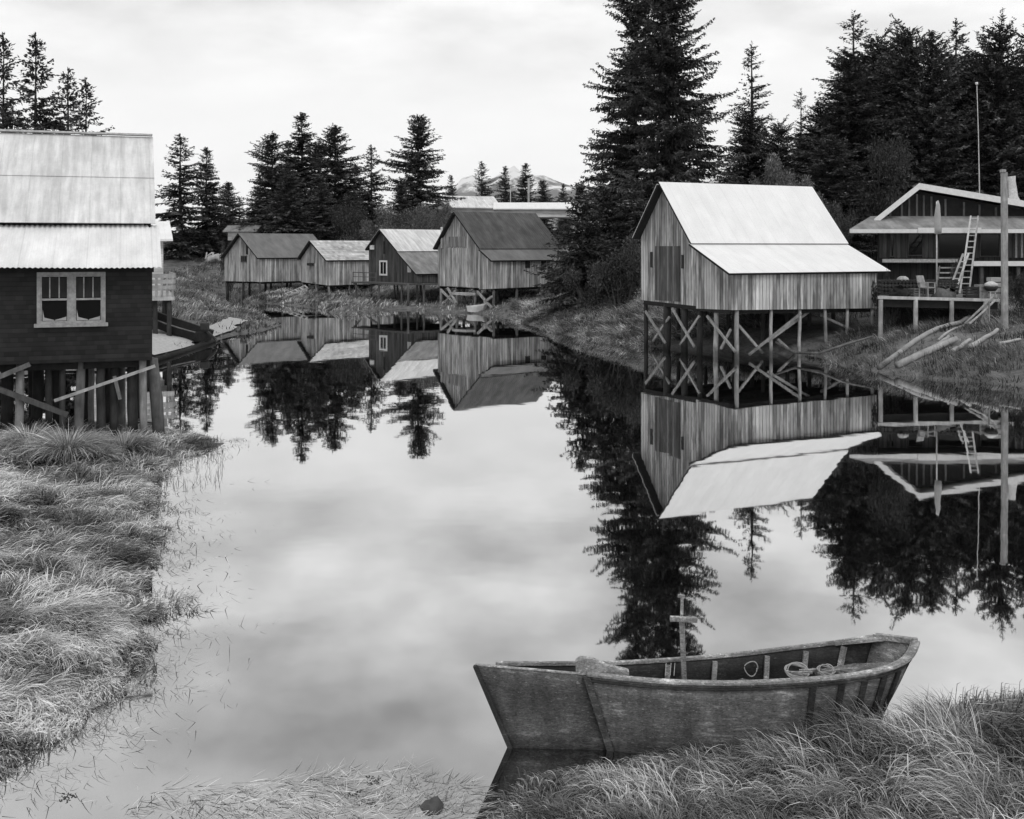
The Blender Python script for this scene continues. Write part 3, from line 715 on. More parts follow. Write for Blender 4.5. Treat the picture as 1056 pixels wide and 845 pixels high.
G_L, G_B, G_C, G_E, G_R = 'spruces behind the dark stilt building', 'spruces on the far left hillside', 'spruces behind the weathered boathouses', 'small spruces before the snowy mountain', 'spruces of the wood on the right'
TREES = [
 ('airy', 4, 36, 75, 40, 'thin spruce at the left edge, cut off by the photo frame', G_L),
 ('airy', 37, 36, 78, 44, 'tallest of the spruces rising over the stained metal roof on the left', G_L),
 ('airy', 70, 72, 80, 42, 'middle-sized spruce over the metal roof, between a tall and a low one', G_L),
 ('airy', 89, 82, 84, 36, 'rightmost low spruce over the ridge of the stained metal roof', G_L),
 ('airy', 186, 139, 128, 36, 'taller spruce of the pair on the grassy hillside right of the dark building', G_B),
 ('dense', 213, 153, 132, 27, 'shorter spruce of the pair on the hillside, right beside the taller one', G_B),
 ('full', 236, 188, 150, 20, 'small distant spruce right of the hillside pair, above the little pale shed', G_B),
 ('slim', 247, 204, 155, 10, 'tiny pointed spruce beside the small pale roof on the far hill', G_B),
 ('full', 281, 138, 134, 36, 'leftmost big spruce behind the weathered boathouse with square window', G_C),
 ('dense', 311, 117, 138, 38, 'tallest and most pointed spruce of the clump behind the two joined boathouses', G_C),
 ('full', 346, 130, 136, 40, 'broad spruce at the right of the clump behind the shingle roofed boathouse', G_C),
 ('dense', 297, 168, 128, 30, 'lower spruce filling the clump between its two left peaks', G_C),
 ('dense', 330, 182, 126, 32, 'low spruce in front of the clump, above where the two boathouses join', G_C),
 ('airy', 383, 150, 134, 26, 'slender spruce with a thin spire, right of the clump behind the boathouses', G_C),
 ('dense', 362, 196, 124, 26, 'short grey green spruce just above the pale shingle roof', G_C),
 ('full', 431, 119, 140, 40, 'lone wide spruce standing above the small dark boathouse', G_C),
 ('full', 414, 190, 128, 24, 'low bushy spruce at the foot of the lone wide spruce', G_C),
 ('dense', 465, 181, 175, 12, 'small dark spruce right of the lone wide spruce', G_E),
 ('airy', 497, 167, 185, 19, 'spruce against the snowy mountain, left of the gap before the pole', G_E),
 ('dense', 521, 172, 190, 17, 'spruce just left of the bare pole before the mountain', G_E),
 ('dense', 542, 169, 192, 20, 'spruce just behind the bare pole before the mountain', G_E),
 ('full', 560, 186, 195, 17, 'lower spruce right of the bare pole before the mountain', G_E),
 ('dense', 581, 190, 175, 14, 'little spruce above the right end of the rusty boathouse roof', G_E),
 ('giant', 688, -110, 74, 52, 'huge spruce with its top out of the photo, behind the bright roofed cabin', 'giant spruces in the middle'),
 ('giant_thin', 655, -75, 78, 42, 'second huge spruce leaning close on the left of the giant one', 'giant spruces in the middle'),
 ('young', 601, 190, 70, 38, 'young spruce hiding the right end of the rusty roofed boathouse', 'young spruces on the middle bank'),
 ('young', 622, 178, 74, 42, 'young spruce at the foot of the giant ones, behind the bushes', 'young spruces on the middle bank'),
 ('young', 655, 196, 70, 40, 'young dark spruce right against the left eave of the bright roofed cabin', 'young spruces on the middle bank'),
 ('spire', 775, 44, 86, 34, 'sparse thin spired spruce standing alone above the bright cabin roof', G_R),
 ('forest_b', 773, 116, 84, 34, 'dense rounded spruce at the foot of the lone thin spire', G_R),
 ('forest_b', 803, 128, 82, 30, 'low dense spruce in the dip between the lone spire and the wood', G_R),
 ('spire', 826, 92, 84, 20, 'slim wispy spruce at the left end of the wood', G_R),
 ('forest', 846, 106, 78, 42, 'stepping-up spruce at the left flank of the wood on the right', G_R),
 ('spire', 880, 12, 80, 42, 'high ragged spire at the left shoulder of the wood', G_R),
 ('forest', 876, 56, 76, 56, 'dense spruce under the high ragged spire of the wood', G_R),
 ('forest_b', 905, 40, 80, 46, 'full crowned spruce right of the high ragged spire', G_R),
 ('forest_b', 937, 30, 76, 52, 'broad rounded spruce at the middle of the wood skyline', G_R),
 ('forest', 962, 34, 74, 46, 'dense spruce right of the broad rounded one in the wood', G_R),
 ('spire', 986, 20, 80, 36, 'see-through thin spire on the wood skyline left of the whip pole', G_R),
 ('forest', 1000, 70, 76, 52, 'spruce directly behind the tall whip pole', G_R),
 ('forest_b', 1031, 28, 74, 52, 'tall full spruce right of the whip pole', G_R),
 ('forest', 1068, 24, 76, 50, 'spruce at the right edge, half cut by the frame', G_R),
 ('forest', 856, 140, 70, 50, 'lower spruce in front of the wood, above the right end of the bright roof', G_R),
 ('forest', 955, 110, 74, 54, 'lower dark spruce in front, above the low gable of the long house', G_R),
 ('forest_b', 1020, 110, 74, 54, 'lower dark spruce in front, behind the tall pale post', G_R),
 ('forest', 890, 70, 90, 60, 'dark spruce deep in the wood behind the high ragged spire', G_R),
 ('forest_b', 922, 52, 92, 56, 'dark spruce deep in the wood left of the broad rounded one', G_R),
 ('forest', 985, 58, 90, 60, 'dark spruce deep in the wood behind the see-through thin spire', G_R),
 ('forest_b', 1018, 62, 92, 60, 'dark spruce deep in the wood just right of the whip pole', G_R),
 ('forest_b', 838, 138, 88, 50, 'low dark spruce deep in the wood behind its stepping-up left flank', G_R),
 ('forest', 1052, 70, 88, 56, 'dark spruce deep in the wood near the right frame edge', G_R),
 ('dense', 297, 146, 142, 32, 'spruce set back between the leftmost and the tallest of the boathouse clump', G_C),
 ('full', 329, 148, 143, 32, 'spruce set back between the tallest and the broad one of the boathouse clump', G_C),
 ('dense', 366, 170, 140, 28, 'spruce set back between the broad one and the slender spire of the boathouse clump', G_C),
 ('dense', 268, 182, 138, 22, 'low spruce at the left foot of the boathouse clump', G_C),
]
for kd, px, top, Y, hp, lab, grp in TREES:
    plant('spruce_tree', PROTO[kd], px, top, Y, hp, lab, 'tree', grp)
BUSHES = [
 ('round', 906, 132, 69, 36, 'rounded dark broadleaf tree before the wood, left of the long house gable', 'leafy_tree', 'tree', 'leafy trees'),
 ('pale_tree', 797, 152, 66, 24, 'pale leaved tree peeping over the ridge of the bright cabin roof', 'leafy_tree', 'tree', 'leafy trees'),
 ('pale_tree', 832, 176, 63, 20, 'pale leafy shrub behind the right end of the bright cabin ridge', 'leafy_shrub', 'shrub', 'shrubs behind the bright roofed cabin'),
 ('mid_tree', 862, 206, 61, 16, 'grey leafy shrub between the bright cabin and the long house', 'leafy_shrub', 'shrub', 'shrubs behind the bright roofed cabin'),
 ('pale_tree', 395, 207, 118, 24, 'grey leafy shrub above the small dark boathouse', 'leafy_shrub', 'shrub', 'shrubs behind the weathered boathouses'),
 ('round', 370, 204, 120, 28, 'grey leafy shrub above the shingle roof of the boathouse', 'leafy_shrub', 'shrub', 'shrubs behind the weathered boathouses'),
 ('pale_tree', 437, 206, 115, 22, 'grey leafy shrub between the small dark boathouse and the rusty roofed one', 'leafy_shrub', 'shrub', 'shrubs behind the weathered boathouses'),
 ('pale_tree', 460, 203, 110, 15, 'pale shrub by the peak of the rusty roofed boathouse', 'leafy_shrub', 'shrub', 'shrubs behind the weathered boathouses'),
 ('mid_tree', 416, 215, 112, 26, 'low grey shrub touching the ridge of the small dark boathouse', 'leafy_shrub', 'shrub', 'shrubs behind the weathered boathouses'),
 ('dark', 640, 262, 65, 34, 'large dark bush on the bank left of the bright roofed cabin', 'leafy_shrub', 'shrub', 'bushes on the middle bank'),
 ('dark', 612, 276, 67, 26, 'low dark bush at the foot of the young spruce by the rusty roofed boathouse', 'leafy_shrub', 'shrub', 'bushes on the middle bank'),
 ('mid', 652, 242, 68, 26, 'upper grey bush behind the left wall of the bright roofed cabin', 'leafy_shrub', 'shrub', 'bushes on the middle bank'),
 ('dark', 236, 252, 113, 8, 'dark bush against the gable of the leftmost weathered boathouse', 'leafy_shrub', 'shrub', 'bushes on the left hillside'),
 ('mid', 986, 270, 55.0, 8, 'leafy plant among the steps on the deck of the long house', 'leafy_shrub', 'shrub', None),
 ('dark', 1050, 284, 50, 14, 'dark shrub right of the tall pale post by the long house', 'leafy_shrub', 'shrub', None),
 ('low', 915, 282, 52, 16, 'low dark shrub on the deck side of the long house, nearest the bright cabin', 'leafy_shrub', 'shrub', None),
]
for kd, px, top, Y, hp, lab, nm, cat, grp in BUSHES:
    plant(nm, SHRUB[kd], px, top, Y, hp, lab, cat, grp, base=2.75 if px == 986 else None)

# ------------------------------------------------------------------ stilt houses
class House:
    """local x runs along the long wall, local y into the gable; near corner at the origin"""
    def __init__(s, name, label, cat, px, Y, deg, group=None):
        s.Y0 = Y; s.x0 = (px - CX) / F * Y; s.a = math.radians(deg); s.ca = math.cos(s.a); s.sa = math.sin(s.a)
        s.root = thing(name, label, cat, (s.x0, Y, 0), s.a, group); s.m = root_matrix(s.root)
    def gp(s, px, py):
        k = (px - CX) / F; u = (s.x0 - s.Y0 * k) / (s.sa + s.ca * k)
        return u, CAMZ - (py - HY) / F * (s.Y0 + u * s.ca)
    def lp(s, px, py):
        k = (px - CX) / F; v = (s.Y0 * k - s.x0) / (s.ca - k * s.sa)
        return v, CAMZ - (py - HY) / F * (s.Y0 + v * s.sa)
    def P(s, x, y, z): return s.m @ Vector((x, y, z))
    def ground(s, x, y):
        p = s.P(x, y, 0); return g1(p.x, p.y)
    def shell(s, prof, L, base, wall_mat, roof_mats, over_e=0.18, over_g=0.25, th=0.05, lift=None, step=None, far=0.0):
        """prof: (u,z) from the near eave over the ridge to the far eave; base: z at near corner, far end, left end"""
        W = prof[-1][0]; b0, bL, bW = base
        bz = lambda x, y: b0 + (bL - b0) * x / L + (bW - b0) * y / W
        mb = MB()
        for x, t in ((0, 0.05), (L, -0.05)):
            poly = [s.P(x, 0, bz(x, 0))]
            if step and x == 0:
                poly = [s.P(x, 0, bz(x, 0)), *[s.P(x, u, z - 0.02) for u, z in prof], s.P(x, W, bz(x, W)), s.P(x, step[0], bz(x, step[0])), s.P(x, step[0] - .01, bz(x, step[0]) - step[1])]
            else:
                poly = [s.P(x, 0, bz(x, 0)), *[s.P(x, u, z - 0.02) for u, z in prof], s.P(x, W, bz(x, W))]
            mb.prism(poly, s.m.to_3x3() @ Vector((t, 0, 0)))
        z0, zW = prof[0][1] - .02, prof[-1][1] - .02
        mb.prism([s.P(.05, -.004, bz(.05, 0)), s.P(L - .05, -.004, bz(L - .05, 0)), s.P(L - .05, -.004, z0), s.P(.05, -.004, z0)], s.m.to_3x3() @ Vector((0, .06, 0)))
        mb.prism([s.P(.05, W + .004, bz(.05, W)), s.P(L - .05, W + .004, bz(L - .05, W)), s.P(L - .05, W + .004, zW), s.P(.05, W + .004, zW)], s.m.to_3x3() @ Vector((0, -.06, 0)))
        s.wall = mb.build('wall', wall_mat, s.root)
        ridge = max(range(len(prof)), key=lambda i: prof[i][1])
        s.roofs = []
        for i in range(len(prof) - 1):
            (ua, za), (ub, zb) = prof[i], prof[i + 1]
            d = Vector((ub - ua, zb - za)); d.normalize(); nrm = Vector((-d.y, d.x))
            if nrm.y < 0: nrm = -nrm
            ea = over_e if i == 0 else (0.12 if i < ridge else 0)
            eb = over_e if i == len(prof) - 2 else (0.12 if i >= ridge and i + 1 != ridge and i < len(prof) - 2 else 0)
            A = Vector((ua, za)) - d * ea; Bq = Vector((ub, zb)) + d * eb
            hi = 0.0
            if lift and i in lift: hi = lift[i]
            A = A + nrm * hi; Bq = Bq + nrm * hi
            if i == ridge - 1: Bq += d * 0.01
            q = [s.P(-over_g, uu, zz) for (uu, zz) in (A + nrm * (th + .002), Bq + nrm * (th + .002), Bq + nrm * (th + .022), A + nrm * (th + .022))]
            r = MB().prism(q, s.m.to_3x3() @ Vector((L + 2 * over_g + far, 0, 0)))
            ro = r.build('roof', roof_mats[i], s.root, bevel=.006); s.roofs.append(ro)
            q = [s.P(-over_g + .02, uu, zz) for (uu, zz) in (A + d * .03 - nrm * .06, Bq - d * .01 - nrm * .06, Bq - d * .01 + nrm * th, A + d * .03 + nrm * th)]
            MB().prism(q, s.m.to_3x3() @ Vector((L + 2 * over_g + far - .04, 0, 0))).build('roof_boards', M['black'], ro)  # near-black colour puts the shade of the overhang into the boards
        fl = MB(); 
        fl.hexa([s.P(.06, .06, bz(0, 0) + .02), s.P(L - .06, .06, bz(L, 0) + .02), s.P(L - .06, W - .06, bz(L, W) + .02), s.P(.06, W - .06, bz(0, W) + .02)],
                [s.P(.06, .06, bz(0, 0) + .1), s.P(L - .06, .06, bz(L, 0) + .1), s.P(L - .06, W - .06, bz(L, W) + .1), s.P(.06, W - .06, bz(0, W) + .1)])
        for k in range(4):
            y = .25 + (W - .5) * k / 3
            fl.beam(s.P(.05, y, bz(.05, y) - .09), s.P(L - .05, y, bz(L - .05, y) - .09), .14, .2)
        fl.build('floor', M['black'], s.root)
        s.bz = bz; s.W = W; s.L = L
    def stilt(s, x, y, r=.09, mat='pole', lean=(0, 0), top=0.0):
        g = s.ground(x + lean[0], y + lean[1]) - .5
        pole(MB(), s.P(x + lean[0], y + lean[1], g), s.P(x, y, s.bz(x, y) - .02 + top), r, r * .92).build('stilt', M[mat], s.root, True) if False else \
            pole(MB(), s.P(x + lean[0], y + lean[1], g), s.P(x, y, s.bz(x, y) - .02 + top), r, r * .92).build('stilt', M[mat], s.root, smooth=True)
    def brace(s, a, b, mat='pole', w=.09):
        MB().beam(s.P(*a), s.P(*b), w, w * 1.3).build('brace', M[mat], s.root)
    def gable_panel(s, name, mat, px0, py0, px1, py1, th=.03, x=0.0, parent=None):
        u0, z0 = s.gp(px0, py1); u1, z1 = s.gp(px1, py0)
        return MB().box((x - th, min(u0, u1), z0), (x - .002, max(u0, u1), z1), s.m).build(name, M[mat], parent or s.root)
    def wall_panel(s, name, mat, px0, py0, px1, py1, th=.03, y=0.0, parent=None):
        v0, z0 = s.lp(px0, py1); v1, z1 = s.lp(px1, py0)
        return MB().box((min(v0, v1), y - .004 - th, z0), (max(v0, v1), y - .006, z1), s.m).build(name, M[mat], parent or s.root)
    def gable_window(s, px0, py0, px1, py1, frame='trim', fw=.07, bars=(1, 0), x=0.0):
        u0, z0 = s.gp(px0, py1); u1, z1 = s.gp(px1, py0); lo, hi = min(u0, u1), max(u0, u1)
        f = MB()
        for a, b in (((x - .05, lo - fw, z0 - fw), (x - .002, lo, z1 + fw)), ((x - .05, hi, z0 - fw), (x - .002, hi + fw, z1 + fw)), ((x - .05, lo, z0 - fw), (x - .002, hi, z0)), ((x - .05, lo, z1), (x - .002, hi, z1 + fw))): f.box(a, b, s.m)
        for k in range(bars[0]): yy = lo + (hi - lo) * (k + 1) / (bars[0] + 1); f.box((x - .04, yy - .02, z0), (x - .014, yy + .02, z1), s.m)
        for k in range(bars[1]): zz = z0 + (z1 - z0) * (k + 1) / (bars[1] + 1); f.box((x - .038, lo, zz - .02), (x - .015, hi, zz + .02), s.m)
        w = f.build('window', M[frame], s.root)
        MB().box((x - .012, lo, z0), (x - .003, hi, z1), s.m).build('pane', M['glass'], w)
        return w

G_H = 'weathered boathouses on stilts'
# --- bright roofed cabin, right of centre
c3 = House('stilt_cabin', 'weathered board cabin with a bright white metal roof, standing on tall crossed stilts', 'boathouse', 757, 49.5, 27, G_H)
W3 = c3.gp(661, 300)[0]; L3 = c3.lp(904, 300)[0]
prof3 = [(0, c3.gp(757, 281)[1]), c3.gp(717.5, 252), c3.gp(685, 191), (W3, c3.gp(661, 243)[1])]
c3.shell(prof3, L3, (c3.gp(757, 320)[1], c3.lp(904, 318)[1], c3.gp(661, 309)[1] - 0.03), M['silver_siding'], [M['roof_white']] * 3, .2, .42, .04, {1: .14}, step=(c3.gp(717.5, 300)[0], .12), far=.3)
d = c3.gable_panel('door', 'door_boards', 676.5, 254, 701.5, 309.5, .05)
for (a, b) in (((671.6, 260), (673.2, 276)), ((703.6, 263), (705.2, 277))):
    h_ = c3.gable_panel('hinge', 'iron', *a, *b, .06, parent=d)
us = [0.12, 1.55, 2.75, 4.0, 5.4, W3 - .12]
vs = [0.25, 2.2, 3.9, 5.4, 6.8, L3 - .15]
for i, v in enumerate(vs):
    c3.stilt(v, .14, .085 if i else .11, 'pole', (random.uniform(-.06, .12), 0))
for j, u in enumerate(us[1:]):
    c3.stilt(.2, u, (.12, .15, .17, .2, .11)[j], ('pole', 'dark_pole', 'dark_pole', 'dark_pole', 'dark_pole')[j], (random.uniform(-.03, .03), random.uniform(-.06, .06)))
for v in vs[1:]:
    for u in (us[2], us[4], us[5]): c3.stilt(v, u, .11, 'dark_pole')
# X bracing on the gable side, seen light against the dark
zb = c3.bz(0, 3)
def gpt(px, py, x=0.0):
    u, z = c3.gp(px, py); return (x, u, z)
for a, b, m in (((666.5, 321), (687, 354), 'pole'), ((689, 327), (672, 352), 'mid_pole'), ((694, 318), (717, 358), 'pole'), ((720, 326), (700, 356), 'mid_pole'), ((730, 326), (760, 364), 'pole'), ((752, 340), (742, 360), 'mid_pole')):
    c3.brace(gpt(*a, -.05 if m == 'pole' else .08), gpt(*b, -.05 if m == 'pole' else .08), 'pole', .08)
for a, b in (((706, 336), (716, 323)), ((735, 322), (748, 318))):
    c3.brace(gpt(*a, .6), gpt(*b, .6), 'dark_pole', .09)
def lpt(px, py, y=0.0):
    v, z = c3.lp(px, py); return (v, y, z)
for a, b, y in (((772, 366), (825, 324), -.02), ((799, 353), (842, 322), .5), ((853, 326), (892, 344), .42), ((767, 335), (793, 365), .45), ((811, 351), (828, 366), .6)):
    c3.brace(lpt(*a, y), lpt(*b, y), 'pole', .085)
c3.brace((.1, .3, c3.bz(0, .3) - .1), (.1, W3 - .2, c3.bz(0, W3 - .2) - .1), 'black', .16)

# --- rusty roofed boathouse, centre
c4 = House('stilt_boathouse', 'large weathered boathouse with a dark rusty corrugated roof, standing at the water in the middle', 'boathouse', 508.5, 83.6, 38, G_H)
W4 = c4.gp(451.5, 280)[0]; L4 = 7.6
prof4 = [(0, c4.gp(508.5, 268)[1]), c4.gp(497, 257.5), c4.gp(470.5, 220), (W4, c4.gp(450, 255)[1])]
c4.shell(prof4, L4, (c4.gp(508.5, 298)[1], c4.gp(508.5, 298)[1] + .1, c4.gp(451.5, 295)[1]), M['pale_siding'], [M['roof_grey'], M['roof_rust'], M['roof_rust']], .25, .35, .06, {1: .1}, step=(c4.gp(494, 280)[0], .1))
c4.gable_panel('door', 'pale_siding', 462, 256, 482, 295, .05)
c4.gable_panel('vent_hatch', 'grey_siding', 463, 244, 480, 255, .04)
for px in (543.5, 560): 
    w_ = c4.wall_panel('window', 'black', px - 2, 269, px + 3, 276.5, .03); 
MB().box((-.36, -.3, prof4[0][1] + .02), (-.3, .2, prof4[0][1] + .18), c4.m)
for v in (.2, 2.4, 4.8, 7.2):
    for u in (.2, W4 * .35, W4 * .68, W4 - .2): c4.stilt(v, u, .12, 'pole' if v < 1 and u > 1 else 'mid_pole')
def g4(px, py, x=-.05):
    u, z = c4.gp(px, py); return (x, u, z)
for a, b in (((455, 299), (473, 316)), ((470, 300), (456, 316)), ((462, 297), (472, 314)), ((493, 301), (508, 318)), ((508, 306), (500, 312))): c4.brace(g4(*a), g4(*b), 'pole', .13)
la, za = c4.gp(476, 303); lb, _ = c4.gp(491, 303)
MB().box((-.9, min(la, lb), za - .06), (-.06, max(la, lb), za + .12), c4.m).build('landing', M['lumber'], c4.root)
MB().tube([c4.P(-.1, W4 - .7, prof4[3][1] - .1), c4.P(-.1, W4 - .7, prof4[3][1] + 1.6)], .09, 8).build('stovepipe', M['trim'], c4.root, True)

# --- small dark boathouse
c5 = House('stilt_boathouse', 'small dark boathouse with a light roof, a white framed window and a railed deck', 'boathouse', 430.5, 92, 42, G_H)
W5 = c5.gp(380.4, 280)[0]; L5 = 6.5
prof5 = [(0, c5.gp(430.5, 282)[1]), c5.gp(411.5, 260), c5.gp(393.5, 238), (W5, c5.gp(378.5, 256.5)[1])]
c5.shell(prof5, L5, (c5.gp(430.5, 292)[1],) * 2 + (c5.gp(380.4, 291)[1],), M['dark_siding'], [M['roof_mid'], M['roof_old'], M['roof_old']], .2, .3, .06, {1: .08})
c5.gable_window(392.5, 270.5, 398.5, 282.5, 'white', .14, (1, 0))
c5.gable_panel('hatch', 'black', 395.5, 249, 397.2, 262, .03)
c5.gable_panel('sign_board', 'trim', 420.5, 274, 424, 281, .05)
c5.gable_panel('lamp', 'white', 383.2, 253, 386, 257.5, .2)
zd = c5.bz(0, 0)
dk = MB(); dk.box((-1.6, -.4, zd - .16), (-.06, W5 + .3, zd - .02), c5.m).build('deck', M['mid_pole'], c5.root)
MB().box((-.05, -.9, zd - .16), (L5, -.02, zd - .03), c5.m).build('deck', M['mid_pole'], c5.root)
rl = MB()
for u in (W5 + .2, W5 - 1.4, W5 - 3.2): rl.beam(c5.P(-1.5, u, zd - .02), c5.P(-1.5, u, zd + .8), .07)
rl.beam(c5.P(-1.5, W5 + .25, zd + .78), c5.P(-1.5, W5 - 3.2, zd + .78), .07); rl.beam(c5.P(-1.5, W5 + .25, zd + .42), c5.P(-1.5, W5 - 3.2, zd + .42), .05)
rl.build('railing', M['mid_pole'], c5.root)
for v in (-1.4, .2, 3, 6):
    for u in (-.6, .3, W5 * .5, W5 - .1): c5.stilt(v, u, .1, 'mid_pole')
c5.brace((-1.4, W5 + .25, zd - .1), (-1.4, W5 - 1.8, .5), 'mid_pole', .1); c5.brace((-1.5, W5 - .5, .4), (-1.3, W5 - 3.4, 1.5), 'mid_pole', .1)

# --- the two joined boathouses on the left
c1 = House('stilt_boathouse', 'leftmost weathered boathouse with a small square window and a plain grey roof', 'boathouse', 267.4, 105, 46, G_H)
W1 = c1.gp(231.5, 280)[0]; L1 = 8.0
e1 = c1.gp(267.4, 265.5)[1]
prof1 = [(0, e1), (c1.gp(248.5, 241)[0], c1.gp(248.5, 241.5)[1]), (W1, c1.gp(231.5, 265)[1])]
c1.shell(prof1, L1, (c1.gp(267.4, 291)[1],) * 2 + (c1.gp(231.5, 290)[1],), M['pale_siding'], [M['roof_grey']] * 2, .22, .35, .07)
c1.gable_window(249, 264.5, 254.5, 270, 'mid_pole', .06, (2, 0))
c1.gable_panel('hatch', 'black', 253.8, 248.5, 255.6, 262.5, .03)
c1.gable_panel('door', 'pale_siding', 255.6, 263, 263, 290, .05)
for v in (.2, 2.7, 5.2, 7.6):
    for u in (.2, W1 * .5, W1 - .2): c1.stilt(v, u, .12, 'mid_pole' if u < 1 else 'dark_pole')
c2 = House('stilt_boathouse', 'weathered boathouse with a pale split shingle roof, joined to the leftmost one', 'boathouse', 338, 102, 46, G_H)
W2 = c2.gp(310.5, 280)[0]; L2 = 8.0
prof2 = [(0, c2.gp(338, 268)[1]), c2.gp(322, 249), (W2, c2.gp(310.5, 266)[1])]
c2.shell(prof2, L2, (c2.gp(338, 294.5)[1],) * 2 + (c2.gp(310.5, 291)[1],), M['pale_siding'], [M['shingle'], M['roof_grey']], .22, .35, .08)
c2.gable_panel('door', 'pale_siding', 321, 272, 326, 291, .05)
c2.gable_panel('lamp', 'iron', 319, 271.5, 324, 274, .3)
for v in (.2, 2.6, 5.2, 7.6):
    for u in (.2, W2 * .5, W2 - .1): c2.stilt(v, u, .11, 'pole' if v < 1 else 'mid_pole', (0, random.uniform(-.3, .1)))
t = thing('boat_ramp', 'pale plank ramp sloping under the joined weathered boathouses', 'ramp', (*at(306, 300, 101).xy, .5))
m_ = MB(); m_.beam(at(294, 303.5, 100), at(314, 295, 101), .14, .1).beam(at(297, 305, 99.5), at(317, 297.5, 100.4), .14, .1)
m_.build('rail', M['lumber'], t)
r_ = MB()
for k in range(5):
    f_ = k / 4; r_.beam(at(294 + 20 * f_, 303 - 8.5 * f_, 100 + f_), at(297 + 20 * f_, 304.5 - 7.5 * f_, 99.5 + .9 * f_), .12, .06)
r_.build('rung', M['lumber'], t)

# --- dark stilt building, left foreground
cl = House('stilt_building', 'dark walled building with a pale metal roof, raised on many piles at the left', 'building', 157, 28.5, 19)
# here local x runs to the left (negative) along the front wall
m3 = cl.m.to_3x3(); LL = 7.5
EZ = 4.52; SU, SZ = 1.8, CAMZ + 21.5 * (28.5 + 1.8 * cl.ca) / F; RU = 5.0; RZ = CAMZ + 109.5 * (28.5 + RU * cl.ca) / F
BZ0 = CAMZ - 116.5 / F * 28.5
wlmb = MB()
wlmb.box((-LL, 0, BZ0), (0, .12, EZ - .02), cl.m)
endp = [(0, BZ0), (0, EZ - .05), (SU, SZ - .06), (RU, RZ - .06), (2 * RU - SU, SZ - .06), (2 * RU, EZ - .05), (2 * RU, BZ0)]
for x in (0, -LL): wlmb.prism([cl.P(x, u + (.13 if u == 0 else 0), z) for u, z in endp], m3 @ Vector((-.1 if x == 0 else .1, 0, 0)))
wlmb.box((-LL, 2 * RU - .12, BZ0), (0, 2 * RU, EZ - .05), cl.m)
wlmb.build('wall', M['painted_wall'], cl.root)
fl = MB().box((-LL + .1, .14, BZ0 + .02), (-.1, 2 * RU - .1, BZ0 + .12), cl.m)
for k in range(6): fl.beam(cl.P(-LL + .1, .3 + k * 1.8, BZ0 - .08), cl.P(-.05, .3 + k * 1.8, BZ0 - .08), .16, .22)
fl.build('floor', M['black'], cl.root)
# corrugated lower roof: real corrugations
n = int((LL + .4) / .02); xs_ = np.linspace(-LL, .22, n); wv = .014 * np.sin(xs_ / .125 * 2 * math.pi)
dn = np.array([-(SZ - EZ), SU + .45]); dn /= np.linalg.norm(dn)
rows = []
for (u, z) in ((-.45, EZ - .02), (.35, EZ - .02 + (SZ - EZ) * .355), (1.1, EZ - .02 + (SZ - EZ) * .69), (SU + .15, SZ + .02)):
    sag = .012 * np.sin(xs_ * 1.1 + u)
    rows.append(np.stack([xs_, u + dn[0] * wv, z + dn[1] * wv + sag], 1))
R_ = np.array(rows); V = np.concatenate([R_.reshape(-1, 3), (R_ - np.array([0, 0, .012])).reshape(-1, 3)])
i0 = (np.arange(3)[:, None] * n + np.arange(n - 1)[None]).ravel(); q = np.stack([i0, i0 + 1, i0 + n + 1, i0 + n], 1)
rim = np.arange(n - 1); ne = 4 * n
q = np.concatenate([q, q[:, ::-1] + ne, np.stack([rim, rim + ne, rim + 1 + ne, rim + 1], 1)])
me = mesh_np('corrugated_roof', V, q); o = link_mesh('corrugated_roof', me, M['roof_corr'], cl.root, True); o['label'] = 'clean corrugated lower roof sheet'
up = MB()
d2 = Vector((RU - SU, RZ - SZ)).normalized(); nn = Vector((-d2.y, d2.x))
for a, b in ((0, .52), (.5, 1.0)):
    A = Vector((SU, SZ)).lerp(Vector((RU, RZ)), a) + nn * (.09 if a == 0 else .115); Bq = Vector((SU, SZ)).lerp(Vector((RU, RZ)), b) + nn * (.09 if a == 0 else .115)
    up.prism([cl.P(-LL, *A), cl.P(-LL, *Bq), cl.P(-LL, *(Bq + nn * .02)), cl.P(-LL, *(A + nn * .02))], m3 @ Vector((LL + .12, 0, 0)))
up.build('roof', M['roof_old'], cl.root)
bk = MB()
for (ua, za), (ub, zb_) in (((RU, RZ + .06), (2 * RU - SU, SZ + .06)), ((2 * RU - SU, SZ + .04), (2 * RU + .4, EZ - .1))):
    bk.prism([cl.P(-LL, ua, za), cl.P(-LL, ub, zb_), cl.P(-LL, ub, zb_ + .03), cl.P(-LL, ua, za + .03)], m3 @ Vector((LL + .12, 0, 0)))
bk.build('roof', M['roof_old'], cl.root)
rc = MB()
rc.beam(cl.P(-LL, RU - .02, RZ + .17), cl.P(.1, RU - .02, RZ + .17), .34, .05); rc.build('ridge_cap', M['trim'], cl.root)
fb = MB().box((-LL, -.06, EZ - .16), (.04, -.004, EZ - .03), cl.m); fb.build('fascia', M['black'], cl.root)
